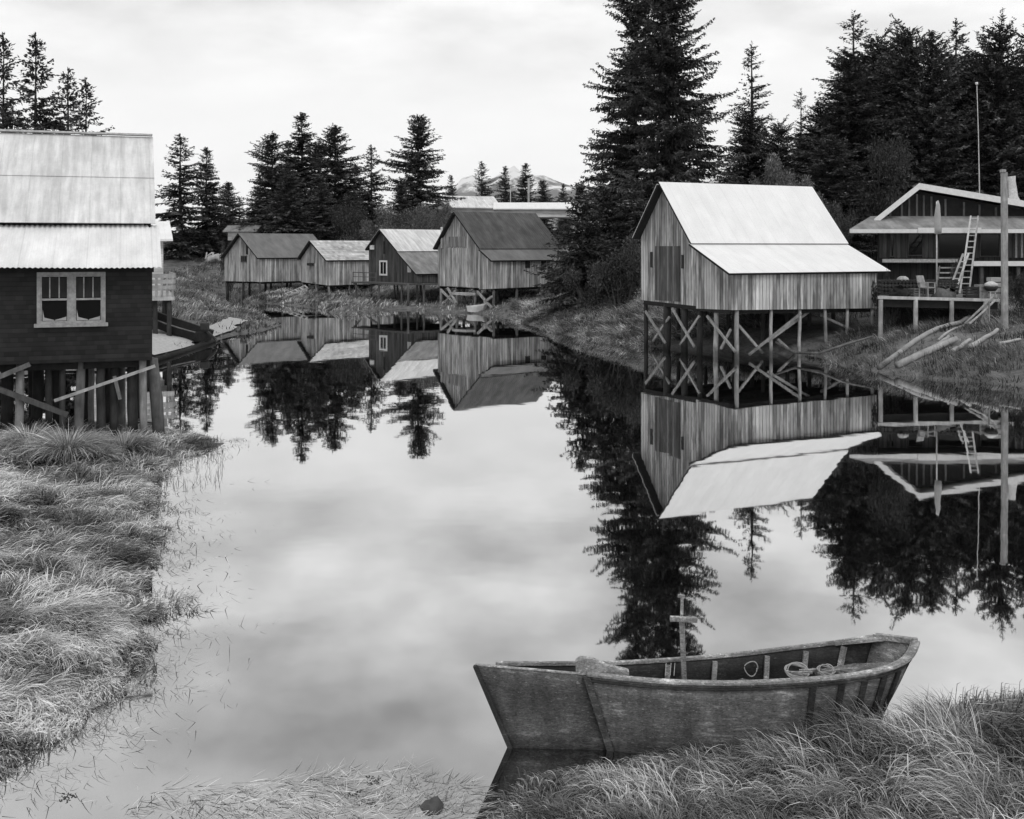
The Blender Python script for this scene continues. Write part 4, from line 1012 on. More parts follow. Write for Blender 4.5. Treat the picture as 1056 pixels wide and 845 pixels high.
# the double window
def clw(px, py):
    v, z = cl.lp(px, py); return v, z
x0, zt = clw(39, 281); x1, zbm = clw(108, 335.5)
f = MB(); T = .06
xm = (x0 + x1) / 2
def bx(a, b, y0=-.07, y1=-.004): f.box((a[0], y0, a[1]), (b[0], y1, b[1]), cl.m)
bx((x0 - .02, zbm), (x0 + T, zt)); bx((x1 - T, zbm), (x1 + .02, zt)); bx((x0 + T, zt - .08), (x1 - T, zt)); bx((xm - .07, zbm + .07), (xm + .07, zt - .08))
bx((x0 - .08, zbm - .02), (x1 + .08, zbm + .07), -.12)
win = f.build('window', M['dim_trim'], cl.root)
for a, b in ((x0 + T, xm - .07), (xm + .07, x1 - T)):
    zm = zbm + .07 + (zt - .08 - zbm - .07) * .5
    f = MB()
    bx((a, zbm + .07), (a + .035, zt - .08), -.05, -.02); bx((b - .035, zbm + .07), (b, zt - .08), -.05, -.02)
    bx((a + .035, zbm + .07), (b - .035, zbm + .13), -.05, -.02); bx((a + .035, zt - .115), (b - .035, zt - .08), -.05, -.02); bx((a + .035, zm - .025), (b - .035, zm + .025), -.05, -.02)
    for k in (1, 2): xx = a + (b - a) * k / 3; bx((xx - .014, zm + .035), (xx + .014, zt - .13), -.045, -.025)
    f.build('sash', M['dim_trim'], win)
    MB().box((a, -.018, zbm + .07), (b, -.008, zt - .08), cl.m).build('pane', M['glass'], win)
    cb = MB(); w_ = b - a
    for s_ in (-1, 1):
        c_ = (a + b) / 2
        cb.prism([cl.P(c_ + s_ * (w_ / 2 - .05), -.0205, zbm + .14), cl.P(c_ + s_ * (w_ / 2 - .05), -.0205, zbm + (.42 if s_ < 0 else .24)), cl.P(c_ + s_ * w_ * .36, -.0205, zbm + .22), cl.P(c_ + s_ * .02, -.0205, zbm + .16), cl.P(c_ + s_ * .0, -.0205, zbm + .14)], m3 @ Vector((0, .002, 0)))
    cb.build('curtain', M['curtain'], win)
    MB().box((a + .05, -.021, zm + .05), (b - .05, -.019, zt - .14), cl.m).build('blind', M['dark_pole'], win)
# piles under it
def clp(px, u):
    k = (px - CX) / F; p0 = cl.P(0, u, 0); dx = m3 @ Vector((1, 0, 0))
    return (p0.x - p0.y * k) / (k * dx.y - dx.x)
def cpile(pxt, pxb, u, r, mat, top=BZ0):
    a = cl.P(clp(pxt, u), u, top); bq = cl.P(clp(pxb, u), u, 0); bq.z = g1(bq.x, bq.y) - .5
    pole(MB(), bq, a, r, r * .9, 10).build('pile', M[mat], cl.root, True)
for pxt, pxb, u, r, mt in ((20.5, 19.5, .25, .11, 'pole'), (84, 80, .3, .12, 'mid_pole'), (147, 148.5, .2, .1, 'pole'), (157, 165, .35, .16, 'mid_pole'),
                           (50, 51, .5, .09, 'dark_pole'), (104, 104, .4, .12, 'dark_pole'), (118, 117, .5, .11, 'dark_pole'), (136, 137, .5, .13, 'dark_pole'), (65, 64, .7, .08, 'mid_pole'), (94, 94, 1.4, .08, 'pole'), (126, 126, 1.2, .1, 'mid_pole')):
    cpile(pxt, pxb, u, r, mt)
for u in (2.4, 5.0, 9.4):
    for px in (8, 36, 60, 88, 112, 141):
        cpile(px + random.uniform(-4, 4), px, u, random.uniform(.1, .16), 'dark_pole' if random.random() < .8 else 'mid_pole')
def cbr(a, b, u, w, mt):
    A = cl.P(clp(a[0], u), u, 0); A.z = CAMZ - (a[1] - HY) / F * A.y; Bq = cl.P(clp(b[0], u), u, 0); Bq.z = CAMZ - (b[1] - HY) / F * Bq.y
    MB().beam(A, Bq, w, w * .7).build('brace', M[mt], cl.root)
cbr((-6, 391), (31, 375.5), .02, .16, 'mid_pole'); cbr((-5, 400), (70, 428), .1, .17, 'mid_pole'); cbr((56, 413.5), (160, 377.5), -.02, .1, 'pole'); cbr((118, 388), (124, 412), .3, .08, 'pole')

# ------------------------------------------------------------------ houses in the background
def small_house(name, label, px0, px1, eave, ridge_y, base_y, Y, depth, wall, roof, rake='white', group=None, yaw=0.0, gable_right=False):
    a = at(px0, eave, Y); b = at(px1, eave, Y); zr = CAMZ + (HY - ridge_y) / F * (Y + depth / 2)
    r = thing(name, label, 'house', (a.x, Y, 0), yaw, group); m = root_matrix(r); L = b.x - a.x; m3_ = m.to_3x3()
    z0 = CAMZ - (base_y - HY) / F * Y
    mb = MB(); mb.box((.1, 0, z0), (L - .1, depth, a.z), m)
    for x in (.1, L - .1): mb.prism([m @ Vector((x, 0, a.z)), m @ Vector((x, depth, a.z)), m @ Vector((x, depth / 2, zr - .05))], m3_ @ Vector((.08 if x < 1 else -.08, 0, 0)))
    mb.build('wall', wall, r)
    for s_ in (0, 1):
        y0, y1 = (-.4, depth / 2) if s_ == 0 else (depth + .4, depth / 2)
        ze = a.z - .4 * (zr - a.z) / (depth / 2)
        MB().prism([m @ Vector((-.4, y0, ze)), m @ Vector((-.4, y1, zr)), m @ Vector((-.4, y1, zr + .12)), m @ Vector((-.4, y0, ze + .12))], m3_ @ Vector((L + .8, 0, 0))).build('roof', roof, r)
    return r, m, L, a.z, z0, zr
G_F = 'houses beyond the boathouses'
r, m, L, ez, z0, zr = small_house('distant_house', 'far pale roofed house just above the left half of the rusty boathouse roof', 462, 516, 213.5, 203, 222, 150, 7, M['white_siding'], M['roof_old'], group=G_F, yaw=.3)
r, m, L, ez, z0, zr = small_house('distant_house', 'long pale flat-pitched roof above the right half of the rusty boathouse ridge', 512, 590, 215.5, 210, 224, 135, 6, M['white_siding'], M['roof_white'], group=G_F)
r, m, L, ez, z0, zr = small_house('distant_house', 'tiny white roofed house among the trees above the leftmost boathouse', 226, 252, 226, 217, 236, 170, 7, M['grey_siding'], M['roof_white'], group=G_F)
r, m, L, ez, z0, zr = small_house('garden_shed', 'little pale shed just behind the peak of the leftmost boathouse', 234, 262, 238.5, 233.5, 248, 128, 4, M['white_siding'], M['roof_mid'], group=None)
r['category'] = 'shed'
# white house with deck behind the dark building
r, m, L, ez, z0, zr = small_house('white_house', 'white sided house half hidden behind the dark stilt building', 95, 167, 246, 230, 300, 62, 5, M['white_siding'], M['roof_white'], yaw=.36)
w_ = MB()
w_.box((L - 1.1, -.03, 4.9), (L - .7, -.004, 5.5), m)
w_.build('window', M['glass'], r)
t = thing('plank_deck', 'railed pale plank deck on dark posts, right of the dark stilt building', 'deck', (*at(170, 310, 57).xy, 0))
a = at(150, 309, 56); b = at(189, 307, 58)
mb = MB(); mb.hexa([(a.x, 56, 2.3), (b.x, 56.5, 2.3), (b.x - 1.9, 61.8, 2.4), (a.x - 1.9, 61.8, 2.4)], [(a.x, 56, 2.5), (b.x, 56.5, 2.5), (b.x - 1.9, 61.8, 2.6), (a.x - 1.9, 61.8, 2.6)]); mb.build('floor', M['lumber'], t)
rl = MB()
for k in range(6):
    x = a.x + (b.x - a.x - .1) * k / 5; rl.beam((x, 56 + .1 * k, 2.5), (x, 56 + .1 * k, 3.6), .1)
for z in (2.95, 3.25, 3.55): rl.beam((a.x, 56.0, z), (b.x, 56.5, z), .06, .2)
for z in (2.95, 3.25, 3.55): rl.beam((b.x, 56.6, z), (b.x - 1.8, 61.5, z), .06, .2)
rl.build('railing', M['lumber'], t)
for x in (b.x - .3, b.x - 1.3, a.x + .3):
    for y in (56.6, 59, 61.4): xx = x - (y - 56.6) * .36; pole(MB(), (xx, y, g1(xx, y) - .4), (xx, y, 2.3), .14).build('post', M['dark_pole'], t, True)

# bleached driftwood stump on the slope
t = thing('driftwood_stump', 'bleached driftwood stump with spreading roots on the grassy hillside', 'driftwood', at(218, 258, 125))
m_ = MB()
c_ = None
for k in range(300):
    c_ = at(217, 267, 85 + k * .25)
    if c_.z < g1(c_.x, c_.y) + .4: break

m_.tube([c_ + Vector((-.5, .3, -.6)), c_, c_ + Vector((.8, -.1, .25)), c_ + Vector((1.5, .1, -.5))], [.42, .45, .36, .2], 8, True, .15)
for k in range(16):
    an = random.uniform(0, 6.28); o_ = c_ + Vector((random.uniform(-.6, 1), random.uniform(-.3, .3), random.uniform(-.1, .3))); q_e = Vector((math.cos(an), .4 * math.sin(an * 2), math.sin(an) * .8)) * random.uniform(.4, 1.0)
    m_.tube([o_, o_ + q_e * .6 + Vector((0, 0, .12)), o_ + q_e + Vector((random.uniform(-.2, .2), 0, random.uniform(-.3, .1)))], [.13, .08, .025], 5, True, .15)
m_.build('stump_wood', M['lumber'], t, True)
for px, top, Y, lab in ((526.5, 187, 160, 'thin pole with a small lamp above the rusty boathouse roof'), (545, 184, 150, 'taller bare pale pole above the rusty boathouse roof')):
    p = at(px, top, Y); t = thing('utility_pole', lab, 'pole', (p.x, Y, g1(p.x, Y)))
    pole(MB(), (p.x, Y, g1(p.x, Y) - .5), p, .17 if px > 540 else .09, .13 if px > 540 else .07).build('shaft', M['lumber'], t, True)
    if px < 540: MB().box((p.x - .2, Y - .6, p.z - .5), (p.x + .2, Y + .1, p.z - .1)).build('lamp', M['white'], t)
    else: MB().beam(p + Vector((-.5, 0, -.5)), p + Vector((.5, 0, -.5)), .12).build('crossarm', M['lumber'], t)

# ------------------------------------------------------------------ long house on the right with its deck
YL = 60.0
lo = thing('long_house', 'dark two storey house with a low white edged gable at the right', 'house', (*at(985, 300, YL).xy, 0))
def q_(px, py, Y=YL): return at(px, py, Y)
ap, le, re = q_(943, 195), q_(897, 231.5), q_(1130, 226.5)
body = MB(); zl = 2.2; DP = Vector((2.1, 5.0, 0))
body.prism([q_(905, 240), q_(1110, 240), Vector((q_(1110, 240).x, YL, zl)), Vector((q_(905, 240).x, YL, zl))], DP)
body.build('wall', M['lodge_wall'], lo)
gb = MB(); gb.prism([q_(905, 239.8) , Vector((q_(905, 239).x, YL, le.z)), ap - Vector((0, 0, .12)), re - Vector((0, 0, .1)), q_(1128, 239.8)], DP * .98); gb.build('gable', M['black'], lo)
for px in (918, 930, 937.5, 945.5, 952.5, 960.5, 975, 994, 1010, 1027):
    top = np.interp(px, [897, 943, 1130], [233, 197, 228]); MB().beam(q_(px, 226, YL - .03), q_(px, top + 3, YL - .03), .1, .05).build('gable_stud', M['mid_pole'], lo)
for e, th in ((le, .13), (re, .13)):
    rf = MB(); rf.prism([ap + Vector((0, -.7, 0)), e + Vector((0, -.7, 0)), e + Vector((0, -.7, .24)), ap + Vector((0, -.7, .24))], DP * 1.25); rf.build('roof', M['roof_old'], lo)
    fz = MB(); fz.prism([ap + Vector((0, -.76, -.06)), e + Vector((0, -.76, -.06)), e + Vector((0, -.76, .27)), ap + Vector((0, -.76, .27))], Vector((0, .055, 0))); fz.build('bargeboard', M['white'], lo)
# pent roof across the front
yf = YL - 2.2
a0, a1 = q_(876, 238.5, yf), q_(1120, 238.5, yf); b0, b1 = q_(898, 225, YL - .05), q_(1120, 225, YL - .05)
MB().hexa([a0, a1, b1, b0], [p + Vector((0, 0, .1)) for p in (a0, a1, b1, b0)]).build('pent_roof', M['roof_mid'], lo)
fz = MB(); fz.prism([a0 + Vector((0, -.05, -.1)), a1 + Vector((0, -.05, -.1)), a1 + Vector((0, -.05, .1)), a0 + Vector((0, -.05, .1))], Vector((0, .045, 0)))
fz.prism([q_(947, 240.5, yf - .12), q_(1012, 240.5, yf - .12), q_(1012, 235, yf - .12), q_(947, 235, yf - .12)], Vector((0, .06, 0)))
fz.build('fascia', M['white'], lo)
# wall panels and windows of the upper storey
for px0, px1 in ((907, 918), (922.5, 936), (951.5, 964), (1040, 1056), (1004, 1010)):
    MB().prism([q_(px0, 266, YL - .05), q_(px1, 266, YL - .05), q_(px1, 240, YL - .05), q_(px0, 240, YL - .05)], Vector((0, .045, 0))).build('wall_panel', M['lodge_panel'], lo)
for px0, px1, y0, y1 in ((896, 921, 242, 264), (937, 951, 242, 263), (968, 996, 242, 266), (1011, 1030, 242, 264), (1058, 1080, 242, 262)):
    fm = MB(); A, Bq = q_(px0, y1, YL - .08), q_(px1, y0, YL - .08)
    if px0 < 905: A.x = q_(918.5, 240).x; 
    for u0, u1, v0, v1 in ((A.x - .06, A.x, A.z - .06, Bq.z + .06), (Bq.x, Bq.x + .06, A.z - .06, Bq.z + .06), (A.x, Bq.x, A.z - .06, A.z), (A.x, Bq.x, Bq.z, Bq.z + .06)): fm.box((u0, YL - .12, v0), (u1, YL - .051, v1))
    w_ = fm.build('window', M['mid_pole'], lo)
    MB().box((A.x, YL - .09, A.z), (Bq.x, YL - .055, Bq.z)).build('pane', M['glass'], w_)
for px in (1047, 1053):
    MB().prism([q_(px, 266, YL - .12), q_(px + 2, 266, YL - .12), q_(px + 2, 240, YL - .12), q_(px, 240, YL - .12)], Vector((0, .06, 0))).build('door_frame', M['trim'], lo)
# balcony bands
MB().box((q_(902, 268).x, YL - 1.3, q_(902, 270.5).z), (q_(978, 268).x, YL - 1.2, q_(902, 267).z)).build('balcony_rail', M['trim'], lo)
MB().box((q_(902, 268).x, YL - 1.2, q_(902, 271.5).z), (q_(978, 268).x, YL, q_(902, 269.5).z)).build('balcony_floor', M['lodge_wall'], lo)
yb = YL - 2.3
MB().box((q_(1004, 270, yb).x, yb, q_(1004, 274.5, yb).z), (q_(1120, 270, yb).x, yb + .08, q_(1004, 269.5, yb).z)).build('balcony_rail', M['white'], lo)
MB().box((q_(1004, 270, yb).x, yb + .09, q_(1004, 275.5, yb).z), (q_(1120, 270, yb).x, YL - .01, q_(1004, 273, yb).z)).build('balcony_floor', M['lodge_wall'], lo)
for px in (1012, 1050): MB().beam(q_(px, 274, yb + .3), Vector((q_(px, 274, yb + .3).x, yb + .3, 2.3)), .16).build('balcony_post', M['mid_pole'], lo)
ch = MB(); c_ = q_(1045, 208, YL + 1.5); ch.tube([c_ + Vector((0, 0, -1)), c_ + Vector((0, 0, -.1)), c_ + Vector((0, 0, .25)), q_(1043.5, 187, YL + 1.5), q_(1043, 182, YL + 1.5)], [.5, .45, .25, .19, .22], 10)
ch.build('chimney', M['trim'], lo, True)

# deck in front
YD = 49.0
dk = thing('board_deck', 'low board deck with a pale front edge before the long house', 'deck', (*at(962, 308, YD).xy, 0))
a, b = at(905, 306, YD), at(1030, 309, YD)
MB().hexa([(a.x, YD, a.z - .12), (b.x, YD, b.z - .12), (b.x + 4.2, YL - .1, b.z - .12), (a.x + 4.2, YL - .1, a.z - .12)], [(a.x, YD, a.z), (b.x, YD, b.z), (b.x + 4.2, YL - .1, b.z), (a.x + 4.2, YL - .1, a.z)]).build('floor', M['mid_pole'], dk)
MB().prism([Vector((a.x, YD - .06, a.z - .1)), Vector((b.x, YD - .06, b.z - .1)), Vector((b.x, YD - .06, b.z + .03)), Vector((a.x, YD - .06, a.z + .03))], (0, .055, 0)).build('edge_board', M['lumber'], dk)
MB().prism([Vector((a.x, YD + .1, a.z - .45)), Vector((b.x, YD + .1, b.z - .45)), Vector((b.x, YD + .1, b.z - .13)), Vector((a.x, YD + .1, a.z - .13))], (0, .15, 0)).build('joist', M['black'], dk)
for px in (908, 944, 981, 1016):
    x = at(px, 306, YD + .05).x; pole(MB(), (x, YD + .02, g1(x, YD) - .6), (x, YD + .02, a.z - .13), .11).build('post', M['pole'], dk, True)
# dark clutter wall: stacked firewood behind the deck edge
fw = thing('firewood_stack', 'long low dark stack of firewood along the deck of the long house', 'firewood', (*at(925, 300, 51).xy, a.z))
for r0_ in range(4):
    m_ = MB()
    for k in range(22):
        p = at(908, 300, 50.8); m_.tube([(p.x + k * .16, 50.5, a.z + .1 + r0_ * .17), (p.x + k * .16 + .02, 51.1, a.z + .1 + r0_ * .17)], .085, 6)
    m_.build('log_row', M['dark_pole'], fw)
# ladder
def ladder(label, b0, t0, Yb, Yt, w, n, mat='lumber'):
    A, T_ = at(*b0, Yb), at(*t0, Yt); t = thing('ladder', label, 'ladder', A)
    for s_ in (-1, 1): MB().beam(A + Vector((s_ * w / 2, 0, 0)), T_ + Vector((s_ * w * .42, 0, 0)), .08, .06).build('rail', M[mat], t)
    for k in range(n):
        f_ = (k + .6) / n; c_ = A.lerp(T_, f_); MB().beam(c_ - Vector((w * .46, 0, 0)), c_ + Vector((w * .46, 0, 0)), .05).build('rung', M[mat], t)
ladder('tall pale wooden ladder leaning up to the pent roof of the long house', (994.5, 303), (1005, 223), 54, 57.3, .45, 13)
for cx_, cy_, sx_, sy_, mt_, nm_, lab_, ct_ in ((944, 306.2, .5, .4, 'mid_pole', 'wooden_crate', 'grey slatted crate beside the garden chair on the deck', 'crate'), (1001, 307, .55, .5, 'dark_pole', 'wooden_crate', 'dark slatted crate just right of the foot of the tall ladder', 'crate'), (1011, 307.5, .35, .62, 'pole', 'wooden_crate', 'narrow pale crate between the ladder and the barbecue', 'crate')):
    c_ = at(cx_, cy_, 49.9); t = thing(nm_, lab_, ct_, c_, random.uniform(-.4, .4)); m = root_matrix(t)
    m_ = MB()
    for k in range(4): z_ = sy_ * k / 4; m_.box((-sx_ / 2, -.2, z_ + .01), (sx_ / 2, .2, z_ + sy_ / 4 - .02), m)
    m_.build('slat', M[mt_], t)
    m_ = MB()
    for sx2 in (-1, 1): m_.box((sx2 * sx_ / 2 - .03, -.225, 0), (sx2 * sx_ / 2 + .03, -.203, sy_), m)
    m_.build('corner_batten', M[mt_], t)
ladder('short broken-off ladder leaning left beside the tall pale ladder', (981, 303), (996, 262), 53.4, 55, .32, 7)
st = thing('wooden_steps', 'pale open wooden steps rising from the deck of the long house', 'steps', at(978, 303, 53.8))
for k in range(6):
    p0, p1 = at(966 + k * .8, 303 - k * 5.2, 53.8 + k * .35), at(986 + k * 1.2, 303 - k * 5.2, 53.8 + k * .35)
    MB().box((p0.x, p0.y, p0.z), (p1.x, p1.y + .3, p0.z + .06)).build('tread', M['pole'], st)
for px in (965, 987): MB().beam(at(px, 304, 53.7), at(px + 4, 276, 55.8), .06, .2).build('stringer', M['mid_pole'], st)
# closed parasol on its pole
t = thing('closed_parasol', 'furled pale parasol on a thin pole above the deck', 'parasol', at(966, 300, 50.5))
MB().tube([at(966, 306.3, 50.5), at(966, 208, 50.5)], .035, 8).build('pole', M['trim'], t, True)
mb = MB(); cs = [at(967.2, y, 50.5) for y in (207, 212, 224, 236, 241.5)]; mb.tube(cs, [.03, .09, .14, .16, .14], 10, True, .14); mb.build('canopy', M['curtain'], t, True)
# white garden chair
def chair(label, px, py, Y, rot):
    c_ = at(px, py, Y); t = thing('garden_chair', label, 'chair', c_, rot); m = root_matrix(t)
    MB().box((-.26, -.25, .4), (.26, .25, .45), m).build('seat', M['pole'], t)
    MB().hexa([m @ Vector(v) for v in ((-.26, .22, .45), (.26, .22, .45), (.26, .27, .45), (-.26, .27, .45))], [m @ Vector(v) for v in ((-.24, .36, .95), (.24, .36, .95), (.24, .41, .95), (-.24, .41, .95))]).build('backrest', M['pole'], t)
    for s_ in (-1, 1):
        MB().box((s_ * .28 - .03, -.25, .62), (s_ * .28 + .03, .3, .66), m).build('armrest', M['pole'], t)
        for y in (-.22, .22): MB().beam(m @ Vector((s_ * .25, y, 0)), m @ Vector((s_ * .25, y, .62)), .05).build('leg', M['pole'], t)
chair('pale garden chair on the deck left of the wooden steps', 956, 306.5, 49.7, .6)
# pale bucket heap
t = thing('washtub', 'pale upturned washtub on the dark firewood by the bright roofed cabin', 'tub', at(931, 289.5, 50.8))
c_ = at(931, 289.5, 50.8); MB().tube([c_, c_ + Vector((0, 0, .12)), c_ + Vector((0, 0, .2))], [.3, .24, .12], 12).build('tub', M['pole'], t, True)
# barbecue
c_ = at(1022, 307.5, 49.6); t = thing('barbecue', 'white lidded barbecue on a stand beside the tall pale post', 'barbecue', c_)
MB().tube([c_ + Vector((0, 0, .3)), c_ + Vector((0, 0, .4)), c_ + Vector((0, 0, .52))], [.18, .27, .3], 12).build('bowl', M['iron'], t, True)
MB().tube([c_ + Vector((0, 0, .525)), c_ + Vector((0, 0, .64)), c_ + Vector((0, 0, .74))], [.31, .27, .1], 12).build('lid', M['trim'], t, True)
for k in range(3):
    an = k * 2.094; MB().beam(c_ + Vector((math.cos(an) * .25, math.sin(an) * .25, 0)), c_ + Vector((math.cos(an) * .15, math.sin(an) * .15, .35)), .03).build('leg', M['trim'], t)
c_ = at(1029, 290, 50.2); t = thing('wooden_crate', 'pale crate standing behind the white barbecue', 'crate', (c_.x, c_.y, c_.z))
m_ = MB()
for k in range(4): m_.box((c_.x - .3, c_.y, c_.z - .75 + k * .24), (c_.x + .3, c_.y + .5, c_.z - .57 + k * .24))
m_.build('slat', M['lumber'], t)
MB().box((c_.x - .27, c_.y + .03, c_.z - .75), (c_.x + .27, c_.y + .47, c_.z + .1)).build('inner_box', M['mid_pole'], t)
for nm_, px_, py_, Y_, r_, h_, lab_ in (('tarpaulin_heap', 928, 305.9, 49.6, .45, .5, 'dark crumpled tarpaulin heap on the deck edge nearest the bright cabin'), ('fishing_net_heap', 973, 306.6, 49.7, .5, .45, 'dark heap of fishing net on the deck right of the garden chair')):
    c_ = at(px_, py_, Y_); mb = MB()
    mb.tube([c_ + Vector((random.uniform(-.08, .08), random.uniform(-.08, .08), h_ * f_)) for f_ in (0, .25, .5, .75, .95, 1)], [r_, r_ * .95, r_ * .75, r_ * .5, r_ * .2, .03], 14, True, .22)
    tag(mb.build(nm_, M['mid_pole'] if 'net' in nm_ else M['black'], None, True), lab_, 'heap')
# tall pale post and whip pole
x = at(1035, 300, 46.5).x; t = thing('tall_post', 'tall pale squared post in front of the long house', 'post', (x, 46.5, g1(x, 46.5)))
MB().beam((x + .05, 46.5, g1(x, 46.5) - .6), at(1035.5, 178, 46.5), .23, .2).build('shaft', M['pole'], t, bevel=.02)
c_ = at(1035.5, 178, 46.5); MB().box((c_.x - .14, 46.36, c_.z + .002), (c_.x + .02, 46.6, c_.z + .12)).build('notched_top', M['pole'], t)
t = thing('whip_antenna', 'thin tall whip pole rising behind the roof of the long house', 'antenna', at(1011, 300, 66))
MB().tube([at(1011, 250, 66), at(1010, 195, 66), at(1009, 140, 66), at(1007.3, 86, 66)], [.045, .035, .025, .02], 6).build('mast', M['trim'], t, True)
MB().tube([at(1007.3, 87.5, 66), at(1007, 85, 66)], .08, 6).build('tip', M['white'], t, True)
# handrail going down the bank
t = thing('ramp_handrail', 'rickety pole handrail going down the bank from the barbecue', 'handrail', at(1010, 325, 47.5))
for (pa, pb) in (((1026, 304), (995, 334)), ((1027, 309), (1000, 334))):
    MB().tube([at(*pa, 48.8), at((pa[0] + pb[0]) / 2 - 1, (pa[1] + pb[1]) / 2 + 1.5, 48), at(*pb, 47)], .05, 6).build('rail', M['pole'], t, True)
for px, py in ((1020, 311), (1013, 318)):
    p = at(px, py, 48.1); MB().beam(p, (p.x, p.y, g1(p.x, p.y) - .2), .06).build('post', M['pole'], t)

for a_, b_, r_, lab in LOGS:
    A, Bq = on_bank(*a_), on_bank(*b_); A.z += r_ * .9; Bq.z += r_ + .16
    t = thing('drift_log', lab, 'log', A, 0, 'drift logs on the right bank')
    pts = [A.lerp(Bq, k / 8) + Vector((random.uniform(-.04, .04), 0, random.uniform(-.02, .02))) for k in range(9)]
    for p in pts: p.z = max(p.z, g1(p.x, p.y) + r_ * .75)
    mb = MB(); mb.tube(pts, [r_ * (1.1 - .045 * k) for k in range(9)], 10, True, .05)
    mb.build('log_wood', M['log'], t, True)
# long fallen branch beside the bright cabin
t = thing('fallen_branch', 'long dark fallen branch curving from the water under the bright cabin up the bank', 'branch', (*wl(800, 364), 0))
pts = [at(800, 353, 50.2), at(820, 364, 49.3), at(845, 364.5, 48.3), at(870, 356, 47.9), at(900, 347, 48.4)]
MB().tube(pts, [.05, .06, .07, .06, .04], 6).build('branch_wood', M['mid_pole'], t, True)

# ------------------------------------------------------------------ skiff with outboard and pale beach at left
def hull_part(mb, A, Bq, flip=False):
    n = len(A); b = len(mb.v); mb.v += [Vector(p) for p in A] + [Vector(p) for p in Bq]
    for i in range(n - 1):
        f = (b + i, b + i + 1, b + n + i + 1, b + n + i); mb.f.append(f[::-1] if flip else f)
def solid(o, th, off=0.0):
    m = o.modifiers.new('thick', 'SOLIDIFY'); m.thickness = th; m.offset = off
bp_ = list(BEACH[:9])
bx_ = np.array(bp_); gx, gy = np.meshgrid(np.linspace(bx_[:, 0].min() - 5, bx_[:, 0].max(), 60), np.linspace(bx_[:, 1].min() + .3, bx_[:, 1].max(), 60))
Z = gz(gx.ravel(), gy.ravel()).reshape(gx.shape) + .12
cxm = (gx[:-1, :-1] + gx[1:, 1:]) / 2; cym = (gy[:-1, :-1] + gy[1:, 1:]) / 2
ok = inpoly(cxm, cym, BEACH) & (sdf(cxm, cym) > .05)
i0 = (np.arange(59)[:, None] * 60 + np.arange(59)[None])[ok]
me = mesh_np('beach', np.stack([gx.ravel(), gy.ravel(), Z.ravel()], 1), np.stack([i0, i0 + 1, i0 + 61, i0 + 60], 1))
tag(link_mesh('beach', me, M['sand'], smooth=True), kind='structure')

sk = thing('motor_skiff', 'long dark skiff with an outboard motor pulled up on the pale beach', 'boat', at(190, 345, 60))
A0, A1 = at(146, 327, 58.5), at(211, 348.5, 56.6)
A0.z = max(A0.z, g1(A0.x, A0.y) + .5); A1.z = max(A1.z, g1(A1.x, A1.y) + .42)
ax = (A1 - A0); ln = ax.length; ax.normalize(); sd = Vector((0, 0, 1)).cross(ax).normalized()
st_ = [0, .12, .3, .55, .8, 1]; bw = [.05, .4, .68, .78, .75, .68]; hz = [.3, .12, .02, 0, 0, .02]
for s_ in (-1, 1):
    gun = [A0 + ax * ln * t_ + sd * s_ * b_ + Vector((0, 0, .3 + h_)) for t_, b_, h_ in zip(st_, bw, hz)]
    chn = [A0 + ax * ln * (t_ * .96 + .03) + sd * s_ * b_ * .75 + Vector((0, 0, -.18 + h_ * .6)) for t_, b_, h_ in zip(st_, bw, hz)]
    mb = MB(); hull_part(mb, gun, chn); o = mb.build('side_planking', M['black'], sk); solid(o, .03)
    mb = MB(); mb.tube(gun, .035, 6); mb.build('gunwale', M['mid_pole'], sk, True)
    if s_ < 0: c_l = chn; g_l = gun
mb = MB(); hull_part(mb, c_l, chn); solid(mb.build('bottom', M['black'], sk), .03)
mb = MB().add([gun[-1], g_l[-1], c_l[-1], chn[-1]], [(0, 1, 2, 3)]); solid(mb.build('transom', M['black'], sk), .04)
mo = MB(); c_ = A1 + Vector((0, 0, .35)); mo.box((c_.x - .2, c_.y - .16, c_.z + .02), (c_.x + .22, c_.y + .16, c_.z + .42)); o = mo.build('outboard_motor', M['iron'], sk, bevel=.06)
MB().beam(c_ + Vector((.05, 0, .05)), c_ + Vector((.55, 0, -.42)), .13, .1).build('motor_leg', M['iron'], o)
MB().beam(c_ + Vector((.5, 0, -.38)), c_ + Vector((.62, 0, -.55)), .3, .06).build('propeller', M['iron'], o)
# little pale dinghy below the rusty boathouse
A0 = at(483, 322, 84.2); dn_ = thing('small_dinghy', 'little pale dinghy beached below the door of the rusty roofed boathouse', 'boat', A0)
A0.z = max(g1(A0.x, A0.y), 0) + .12; ax = Vector((1.0, .45, .03)).normalized(); sd = Vector((-ax.y, ax.x, 0)); ln = 1.5
for s_ in (-1, 1):
    gun = [A0 + ax * ln * t_ + sd * s_ * b_ + Vector((0, 0, .42 + h_)) for t_, b_, h_ in zip((0, .3, .7, 1), (.38, .55, .5, .12), (0, 0, .04, .16))]
    chn = [A0 + ax * ln * (t_ * .9 + .04) + sd * s_ * b_ * .7 + Vector((0, 0, h_)) for t_, b_, h_ in zip((0, .3, .7, 1), (.38, .55, .5, .12), (0, -.04, 0, .15))]
    mb = MB(); hull_part(mb, gun, chn); solid(mb.build('side_planking', M['white'], dn_), .03)
    if s_ < 0: c_l = chn; g_l = gun
mb = MB(); hull_part(mb, c_l, chn); solid(mb.build('bottom', M['white'], dn_), .03)
solid(MB().add([gun[0], g_l[0], c_l[0], chn[0]], [(0, 1, 2, 3)]).build('transom', M['white'], dn_), .04)
mm = A0 + ax * .7 + Vector((0, 0, .3)); MB().beam(mm - sd * .48, mm + sd * .48, .22, .03).build('thwart', M['lumber'], dn_)

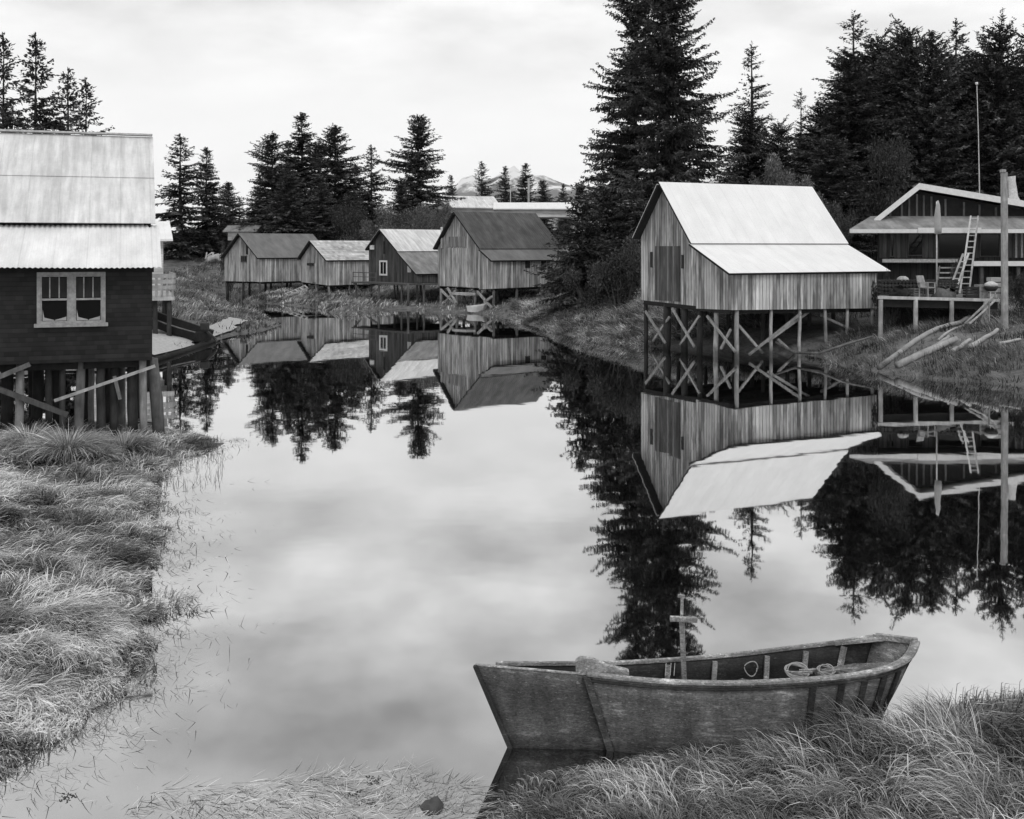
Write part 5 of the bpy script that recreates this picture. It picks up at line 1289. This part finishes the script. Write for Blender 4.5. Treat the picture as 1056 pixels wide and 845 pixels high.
# ------------------------------------------------------------------ the old rowing boat in the foreground
def pz(px, py, z): 
    Y = F * (CAMZ - z) / (py - HY); return Vector(((px - CX) / F * Y, Y, z))
def smooth_curve(P, n):
    P = [Vector(p) for p in P]; out = []
    m = len(P) - 1
    for i in range(n):
        t = i / (n - 1) * m; k = min(int(t), m - 1); f_ = t - k
        p0, p1, p2, p3 = P[max(k - 1, 0)], P[k], P[k + 1], P[min(k + 2, m)]
        out.append(0.5 * ((2 * p1) + (p2 - p0) * f_ + (2 * p0 - 5 * p1 + 4 * p2 - p3) * f_ ** 2 + (3 * p1 - p0 - 3 * p2 + p3) * f_ ** 3))
    return out
STEM = pz(490, 687, .80); STEM_B = pz(527, 773, -.02)
NG = [pz(605, 697, .81), pz(655, 702.5, .785), pz(700, 705.5, .78), pz(750, 706.5, .785), pz(800, 705, .80), pz(850, 701.5, .84), pz(885, 697.5, .89), pz(912, 692, .945), pz(930, 685, .97), pz(940, 676, 1.0), pz(945, 664, 1.03)]
FG = [STEM, pz(530, 686.5, .775), pz(580, 686.5, .72), pz(640, 685.5, .67), pz(700, 682, .66), pz(760, 677, .69), pz(810, 671, .74), pz(860, 665, .82), pz(902, 658.5, .93)]
NC = [Vector((.99, 11.1, -.03)), Vector((1.3, 11.02, -.04)), Vector((1.68, 10.98, -.04)), Vector((2.1, 10.95, -.03)), Vector((2.55, 10.95, 0)), Vector((2.95, 10.97, .05)), Vector((3.25, 11.0, .11)), Vector((3.48, 11.05, .17)), Vector((3.62, 11.14, .22)), Vector((3.70, 11.24, .26)), Vector((3.74, 11.36, .29))]
FC = [STEM_B, Vector((.35, 11.35, -.07)), Vector((.8, 11.5, -.11)), Vector((1.2, 11.6, -.14)), Vector((1.7, 11.66, -.15)), Vector((2.3, 11.7, -.12)), Vector((2.8, 11.68, -.06)), Vector((3.2, 11.62, .03)), Vector((3.52, 11.56, .13))]
bo = thing('rowing_boat', 'old bare wooden rowing boat beached in the grass, its bow over the water', 'boat', (1.8, 11.2, 0))
NGc = smooth_curve(NG, 41); NCc = smooth_curve(NC, 41); FGc = smooth_curve(FG, 41); FCc = smooth_curve(FC, 41)
def strip(name, A, Bq, mat, th, rows=4, bulge=0.0, parent=bo):
    mb = MB(); prev = A
    for r0_ in range(1, rows + 1):
        f_ = r0_ / rows
        cur = [a.lerp(b, f_) + Vector((0, bulge * math.sin(f_ * math.pi), 0)) for a, b in zip(A, Bq)]
        hull_part(mb, prev, cur); prev = cur
    # weld shared rows
    o = mb.build(name, mat, parent, True); w_ = o.modifiers.new('weld', 'WELD'); w_.merge_threshold = .0005
    solid(o, th); return o
bowA = [STEM.lerp(NG[0], k / 8) for k in range(9)]; bowB = [STEM_B.lerp(NC[0], k / 8) for k in range(9)]
o = strip('bow_planking', bowA, bowB, M['hull_dark'], .022); o['label'] = 'smoother dark plank panel at the bow'
strip('side_planking', NGc, NCc, M['hull'], .022, 5, -.03)
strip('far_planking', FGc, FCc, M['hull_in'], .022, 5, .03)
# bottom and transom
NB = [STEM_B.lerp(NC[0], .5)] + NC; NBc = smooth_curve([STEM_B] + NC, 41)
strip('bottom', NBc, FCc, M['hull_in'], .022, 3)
TR = [NGc[-1], NGc[-1].lerp(FGc[-1], .5) + Vector((.02, 0, .02)), FGc[-1]]; TB = [NCc[-1], NCc[-1].lerp(FCc[-1], .5), FCc[-1]]
strip('transom', TR, TB, M['hull'], .035, 3)
# rails
def rail(name, P, w, h, mat, off=(0, 0, 0), bev=.008):
    mb = MB(); off = Vector(off); prof = []
    for i, p in enumerate(P):
        d_ = (P[min(i + 1, len(P) - 1)] - P[max(i - 1, 0)]).normalized(); x_ = d_.cross(Vector((0, 0, 1))).normalized() * w / 2; z_ = x_.cross(d_).normalized() * h / 2
        p = p + off; prof.append([p - x_ - z_, p + x_ - z_, p + x_ + z_, p - x_ + z_])
    vs = [v for q in prof for v in q]; fs = []
    for i in range(len(prof) - 1):
        for k in range(4): fs.append((4 * i + k, 4 * i + (k + 1) % 4, 4 * i + 4 + (k + 1) % 4, 4 * i + 4 + k))
    fs += [(3, 2, 1, 0), tuple(4 * (len(prof) - 1) + k for k in range(4))]
    return mb.add(vs, fs).build(name, mat, bo, False, bev)
rail('gunwale', NGc, .07, .034, M['rail'], (0, -.005, .02))
rail('rub_rail', [p.lerp(q, .05) for p, q in zip(NGc, NCc)], .02, .03, M['batten'], (0, -.022, 0))
rail('gunwale', FGc[3:], .045, .04, M['rail'], (0, .0, .02))
rail('bow_cap', [STEM.lerp(NG[0], k / 6) for k in range(7)], .035, .02, M['rail'], (0, .005, .012))
rail('transom_cap', [NGc[-1].lerp(FGc[-1], k / 6) + Vector((0, 0, 0.005)) for k in range(7)], .06, .06, M['rail'], (0, 0, .02))
# inner edge of the near side and stern knees
rail('inwale', [p + Vector((-.02, .055, 0)) for p in NGc[4:]], .03, .05, M['rail'], (0, 0, -.01))
MB().prism([FGc[-1] + Vector((0, -.02, 0)), FGc[-6] + Vector((0, -.03, 0)), FGc[-1].lerp(NGc[-1], .4)], (0, 0, .03)).build('corner_knee', M['rail'], bo)
mb = MB().beam(STEM + Vector((0, 0, .01)), STEM_B, .05, .05); mb.build('stem', M['batten'], bo, bevel=.01)
# battens outside
def batten(i, w=.055, th=.025, mat='batten', up=.07, dn=1.0):
    a_, b_ = NGc[i], NCc[i]; t_ = (NGc[min(i + 1, 40)] - NGc[max(i - 1, 0)]).normalized() * w / 2; n_ = Vector((t_.y, -t_.x, 0)).normalized() * -1
    if n_.y > 0 and i < 34: n_ = -n_
    pts = []
    for k in range(6):
        f_ = up + (dn - up) * k / 5; pts.append(a_.lerp(b_, f_) + Vector((0, -.03 * math.sin(f_ * math.pi), 0)))
    mb = MB()
    for k in range(5):
        p, q = pts[k], pts[k + 1]
        mb.hexa([p - t_ + n_ * .012, p + t_ + n_ * .012, p + t_ + n_ * (th + .012), p - t_ + n_ * (th + .012)], [q - t_ + n_ * .012, q + t_ + n_ * .012, q + t_ + n_ * (th + .012), q - t_ + n_ * (th + .012)])
    mb.build('batten', M[mat], bo)
batten(0, .07, .02, 'hull_dark', 0.0)
batten(9, .035, .004, 'hull', .08)
for i, mt in ((19, 'batten'), (22, 'batten'), (25, 'batten'), (28, 'batten'), (31, 'batten'), (34, 'rail'), (38, 'batten')): batten(i, .06 if mt == 'batten' else .09, .025, mt)
# bow knee block
K = NG[0]
kb = [K + Vector((-.1, .0, -.1)), K + Vector((-.105, .0, .13)), K + Vector((-.06, .0, .165)), K + Vector((.05, 0, .155)), K + Vector((.2, 0, .09)), K + Vector((.42, 0, .035)), K + Vector((.42, 0, -.02)), K + Vector((.05, 0, -.1))]
MB().prism([p + Vector((0, .03, 0)) for p in kb], (0, .07, 0)).build('bow_knee', M['rail'], bo, bevel=.012)
# frames inside
for i, j in ((6, 14), (12, 19), (18, 23), (24, 28), (29, 32), (34, 36)):
    a_, b_ = FGc[j], FCc[j]; inn = Vector((0, -.035, 0))
    MB().beam(a_ + inn + Vector((0, 0, -.02)), b_ + inn * 2, .05, .04).build('frame_rib', M['rail'], bo)
    a2, b2 = NGc[i], NCc[i]
    MB().beam(a2 - inn + Vector((0, 0, -.04)), b2 - inn * 1.6, .05, .04).build('frame_rib', M['hull_in'], bo)
# floorboards and thwarts
fb_ = []
def mid(i, j, f_, up): return NCc[i].lerp(FCc[j], f_) + Vector((0, 0, up))
mb = MB()
for f_ in (.15, .35, .55, .75): 
    for i in range(4, 36, 4): mb.beam(mid(i, min(i + 4, 40), f_, .1), mid(i + 4, min(i + 8, 40), f_, .1), .16, .02)
mb.build('floorboard', M['hull'], bo)
for i, j in ((20, 25), (30, 34)):
    a_, b_ = NGc[i].lerp(NCc[i], .38), FGc[j].lerp(FCc[j], .3); MB().beam(a_ + Vector((0, .05, 0)), b_ - Vector((0, .05, 0)), .2, .03).build('thwart', M['hull'], bo)
# stern sheet (pale boards in the stern)
MB().prism([NGc[33].lerp(NCc[33], .25) + Vector((0, .05, 0)), NGc[38].lerp(NCc[38], .25) + Vector((-.05, .02, 0)), FGc[38].lerp(FCc[38], .3) + Vector((-.04, -.05, 0)), FGc[33].lerp(FCc[33], .3) + Vector((0, -.05, 0))], (0, 0, .025)).build('stern_seat', M['hull'], bo)
# upright post with cross arm
P0 = pz(707, 700, .55); Pt = at(703, 639, P0.y)
mp = MB().beam(P0 - Vector((0, 0, .4)), Pt + Vector((0, 0, .02)), .05, .05); po = mp.build('mast_post', M['rail'], bo, bevel=.006)
MB().beam(at(691, 638, P0.y - .04), at(719, 639.5, P0.y - .04), .05, .05).build('cross_arm', M['rail'], po, bevel=.006)
MB().beam(Pt + Vector((.0, 0, .025)), at(703.5, 614, P0.y), .028, .028).build('spindle', M['rail'], po)
MB().beam(at(699, 614.5, P0.y), at(706, 615.5, P0.y), .03, .03).build('spindle_cap', M['rail'], po)
# rope things lying in the boat
def coil(label, c_, R0, n, tilt, r_=.007, name='rope_coil', turns=2.5):
    pts = []
    for k in range(n):
        a_ = k / (n - 1) * turns * 6.283; rr = R0 * (1 + .15 * math.sin(a_ * .7)); p = Vector((math.cos(a_) * rr, math.sin(a_) * rr * math.cos(tilt), math.sin(a_) * rr * math.sin(tilt) + .01 * math.sin(a_ * 2.3))); pts.append(c_ + p)
    t = MB(); t.tube(pts, r_, 6); return tag(t.build(name, M['rope'], None, True), label, 'rope')
coil('single pale hoop standing up in the middle of the rowing boat', pz(775, 690, .66), .065, 24, 1.3, .006, 'rope_hoop', 1.0)
coil('untidy coil of old rope lying in the stern of the rowing boat', pz(822, 692, .68), .11, 90, .3, turns=5.3)
coil('small loop of rope nearest the stern of the rowing boat', pz(852, 691, .72), .08, 50, .25, .006, turns=3.2)
ws = MB()
for k in range(9):
    p = pz(810 + k * 7 + random.uniform(-3, 3), 693 + random.uniform(-3, 2), .68); an = random.uniform(-.5, .5)
    ws.beam(p, p + Vector((math.cos(an) * .22, math.sin(an) * .2, random.uniform(-.02, .06))), .03, .02)
tag(ws.build('driftwood_scraps', M['rail']), 'heap of broken wood scraps lying in the stern of the rowing boat', 'scrap wood')
wire = MB()
for dx in (0, 5, 9): wire.tube([pz(686 + dx, 697, .7), pz(687 + dx, 684, .74)], .004, 5)
wire.build('lashing', M['rope'], bo)

# ------------------------------------------------------------------ small things in the shallow water
def rockweed(px, py, R0, n, label):
    x, y = wl(px, py); t = thing('rockweed_clump', label, 'seaweed', (x, y, 0), 0, 'rockweed clumps in the shallows')
    m_ = MB()
    for k in range(n):
        a_ = random.uniform(0, 6.28); r_ = R0 * random.uniform(.3, 1); p = Vector((x, y, -.02)); q = p + Vector((math.cos(a_) * r_, math.sin(a_) * r_, random.uniform(.02, .05)))
        p = p + Vector((random.uniform(-.6, .6) * R0, random.uniform(-.6, .6) * R0, 0)); q = p + Vector((math.cos(a_), math.sin(a_), .12)) * r_ * .55
        m_.tube([p, p.lerp(q, .4) + Vector((0, 0, .02)), q + Vector((random.uniform(-.02, .02), 0, .01))], [.004, .006, .003], 5)
    m_.build('fronds', M['weed'], t, True)
rockweed(384, 805, .12, 40, 'dark rockweed clump in the shallows, farthest from the grass at bottom centre')
rockweed(366, 819, .1, 30, 'dark rockweed clump just left below the farthest one')
rockweed(380, 829, .1, 26, 'thin rockweed clump nearest the bottom edge')
rockweed(70, 823, .11, 34, 'dark rockweed clump at bottom left beside the grassy bank')
x, y = wl(445, 832); rk = MB(); pts = []
rk.tube([(x, y, -.1), (x, y, -.02), (x + .02, y, .03), (x + .01, y + .01, .05), (x, y, .06)], [.11, .105, .09, .055, .02], 18, True, .05)
tag(rk.build('stone', M['rock'], None, True), 'wet dark stone in the shallows left of the rowing boat grass', 'stone')
pl = MB(); A = at(93, 476, 26.5); pl.beam(A, A + Vector((.55, .25, .06)), .28, .06)
tag(pl.build('plank', M['pole']), 'short weathered plank in the grass below the piles of the dark building', 'plank')
lg = MB(); A, Bq = wl(150, 377), wl(221, 353); lg.tube([(A[0], A[1], .1), ((A[0] + Bq[0]) / 2, (A[1] + Bq[1]) / 2 , .06), (Bq[0], Bq[1], .1)], .12, 8)
tag(lg.build('shore_log', M['dark_pole'], None, True), 'long dark log lying along the edge of the pale beach', 'log')

# the damp air that pales the far range
hz_ = bpy.data.materials.new('damp air'); hz_.use_nodes = True; nt = hz_.node_tree; nt.nodes.remove(nt.nodes['Principled BSDF'])
pv = nt.nodes.new('ShaderNodeVolumePrincipled'); pv.inputs['Color'].default_value = (.9, .9, .9, 1); pv.inputs['Density'].default_value = 0.00004
nt.links.new(pv.outputs[0], nt.nodes['Material Output'].inputs['Volume'])
tag(MB().box((-5600, -900, -8), (5600, 6600, 430)).build('haze', hz_), kind='stuff')

# ------------------------------------------------------------------ sky, sun, camera
wd = bpy.data.worlds.new('World'); SC.world = wd; wd.use_nodes = True
nt = wd.node_tree; bg = nt.nodes['Background']; bg.inputs['Strength'].default_value = 0.1
SUN_EL, SUN_AZ = math.radians(55), math.radians(160)      # azimuth clockwise from +Y: behind the camera, a little right
sky = nt.nodes.new('ShaderNodeTexSky'); sky.sky_type = 'NISHITA'; sky.sun_disc = False
sky.sun_elevation = SUN_EL; sky.sun_rotation = SUN_AZ
bw_ = nt.nodes.new('ShaderNodeRGBToBW'); nt.links.new(sky.outputs[0], bw_.inputs[0])
tc = nt.nodes.new('ShaderNodeTexCoord'); sp = nt.nodes.new('ShaderNodeSeparateXYZ'); nt.links.new(tc.outputs['Generated'], sp.inputs[0])
zc = mth(nt, 'MAXIMUM', sp.outputs[2], 0.0); iz = mth(nt, 'DIVIDE', 1.0, mth(nt, 'ADD', zc, 0.22))
cv = comb(nt, mth(nt, 'MULTIPLY', sp.outputs[0], iz), mth(nt, 'MULTIPLY', sp.outputs[1], iz), 0.0)
c1n = noise(nt, cv, 2.1, 5, 0.5); c2n = noise(nt, cv, 5.0, 4, 0.5)
cn = mth(nt, 'ADD', mth(nt, 'MULTIPLY', c1n, .75), mth(nt, 'MULTIPLY', c2n, .25))
amp = remap(nt, zc, 0.1, 0.34, 0.05, 1.1, True)
base = remap(nt, zc, 0.0, 0.4, 10.1, 7.9)
cloud = mth(nt, 'MULTIPLY', base, mth(nt, 'ADD', 1.0, mth(nt, 'MULTIPLY', amp, mth(nt, 'MULTIPLY', mth(nt, 'SUBTRACT', cn, 0.51), 3.0))))
cloud = mth(nt, 'MAXIMUM', cloud, 3.0)
tot = mth(nt, 'ADD', mth(nt, 'MULTIPLY', cloud, 0.97), mth(nt, 'MULTIPLY', bw_.outputs[0], 0.03))
nt.links.new(comb(nt, tot, tot, tot), bg.inputs['Color'])
sl = bpy.data.lights.new('sun', 'SUN'); sl.energy = 1.0; sl.angle = math.radians(14); sl.color = (1, 1, 1)
so = bpy.data.objects.new('sun', sl); COL.objects.link(so)
dv = Vector((math.sin(SUN_AZ) * math.cos(SUN_EL), math.cos(SUN_AZ) * math.cos(SUN_EL), math.sin(SUN_EL)))
so.rotation_euler = (-dv).to_track_quat('-Z', 'Y').to_euler()

cam = bpy.data.cameras.new('camera'); co = bpy.data.objects.new('camera', cam); COL.objects.link(co)
co.location = (0, 0, CAMZ); co.rotation_euler = (math.radians(90), 0, 0)
cam.sensor_fit = 'HORIZONTAL'; cam.sensor_width = 36; cam.lens = F / 1056 * 36
cam.shift_y = -(422.5 - HY) / 1056; cam.clip_start = 0.1; cam.clip_end = 20000
SC.camera = co
vs_ = SC.view_settings; vs_.view_transform = 'Standard'; vs_.look = 'None'; vs_.exposure = 0.12; vs_.gamma = 1
SC.cycles.max_bounces = 6; SC.cycles.diffuse_bounces = 3; SC.cycles.glossy_bounces = 3; SC.cycles.transmission_bounces = 3
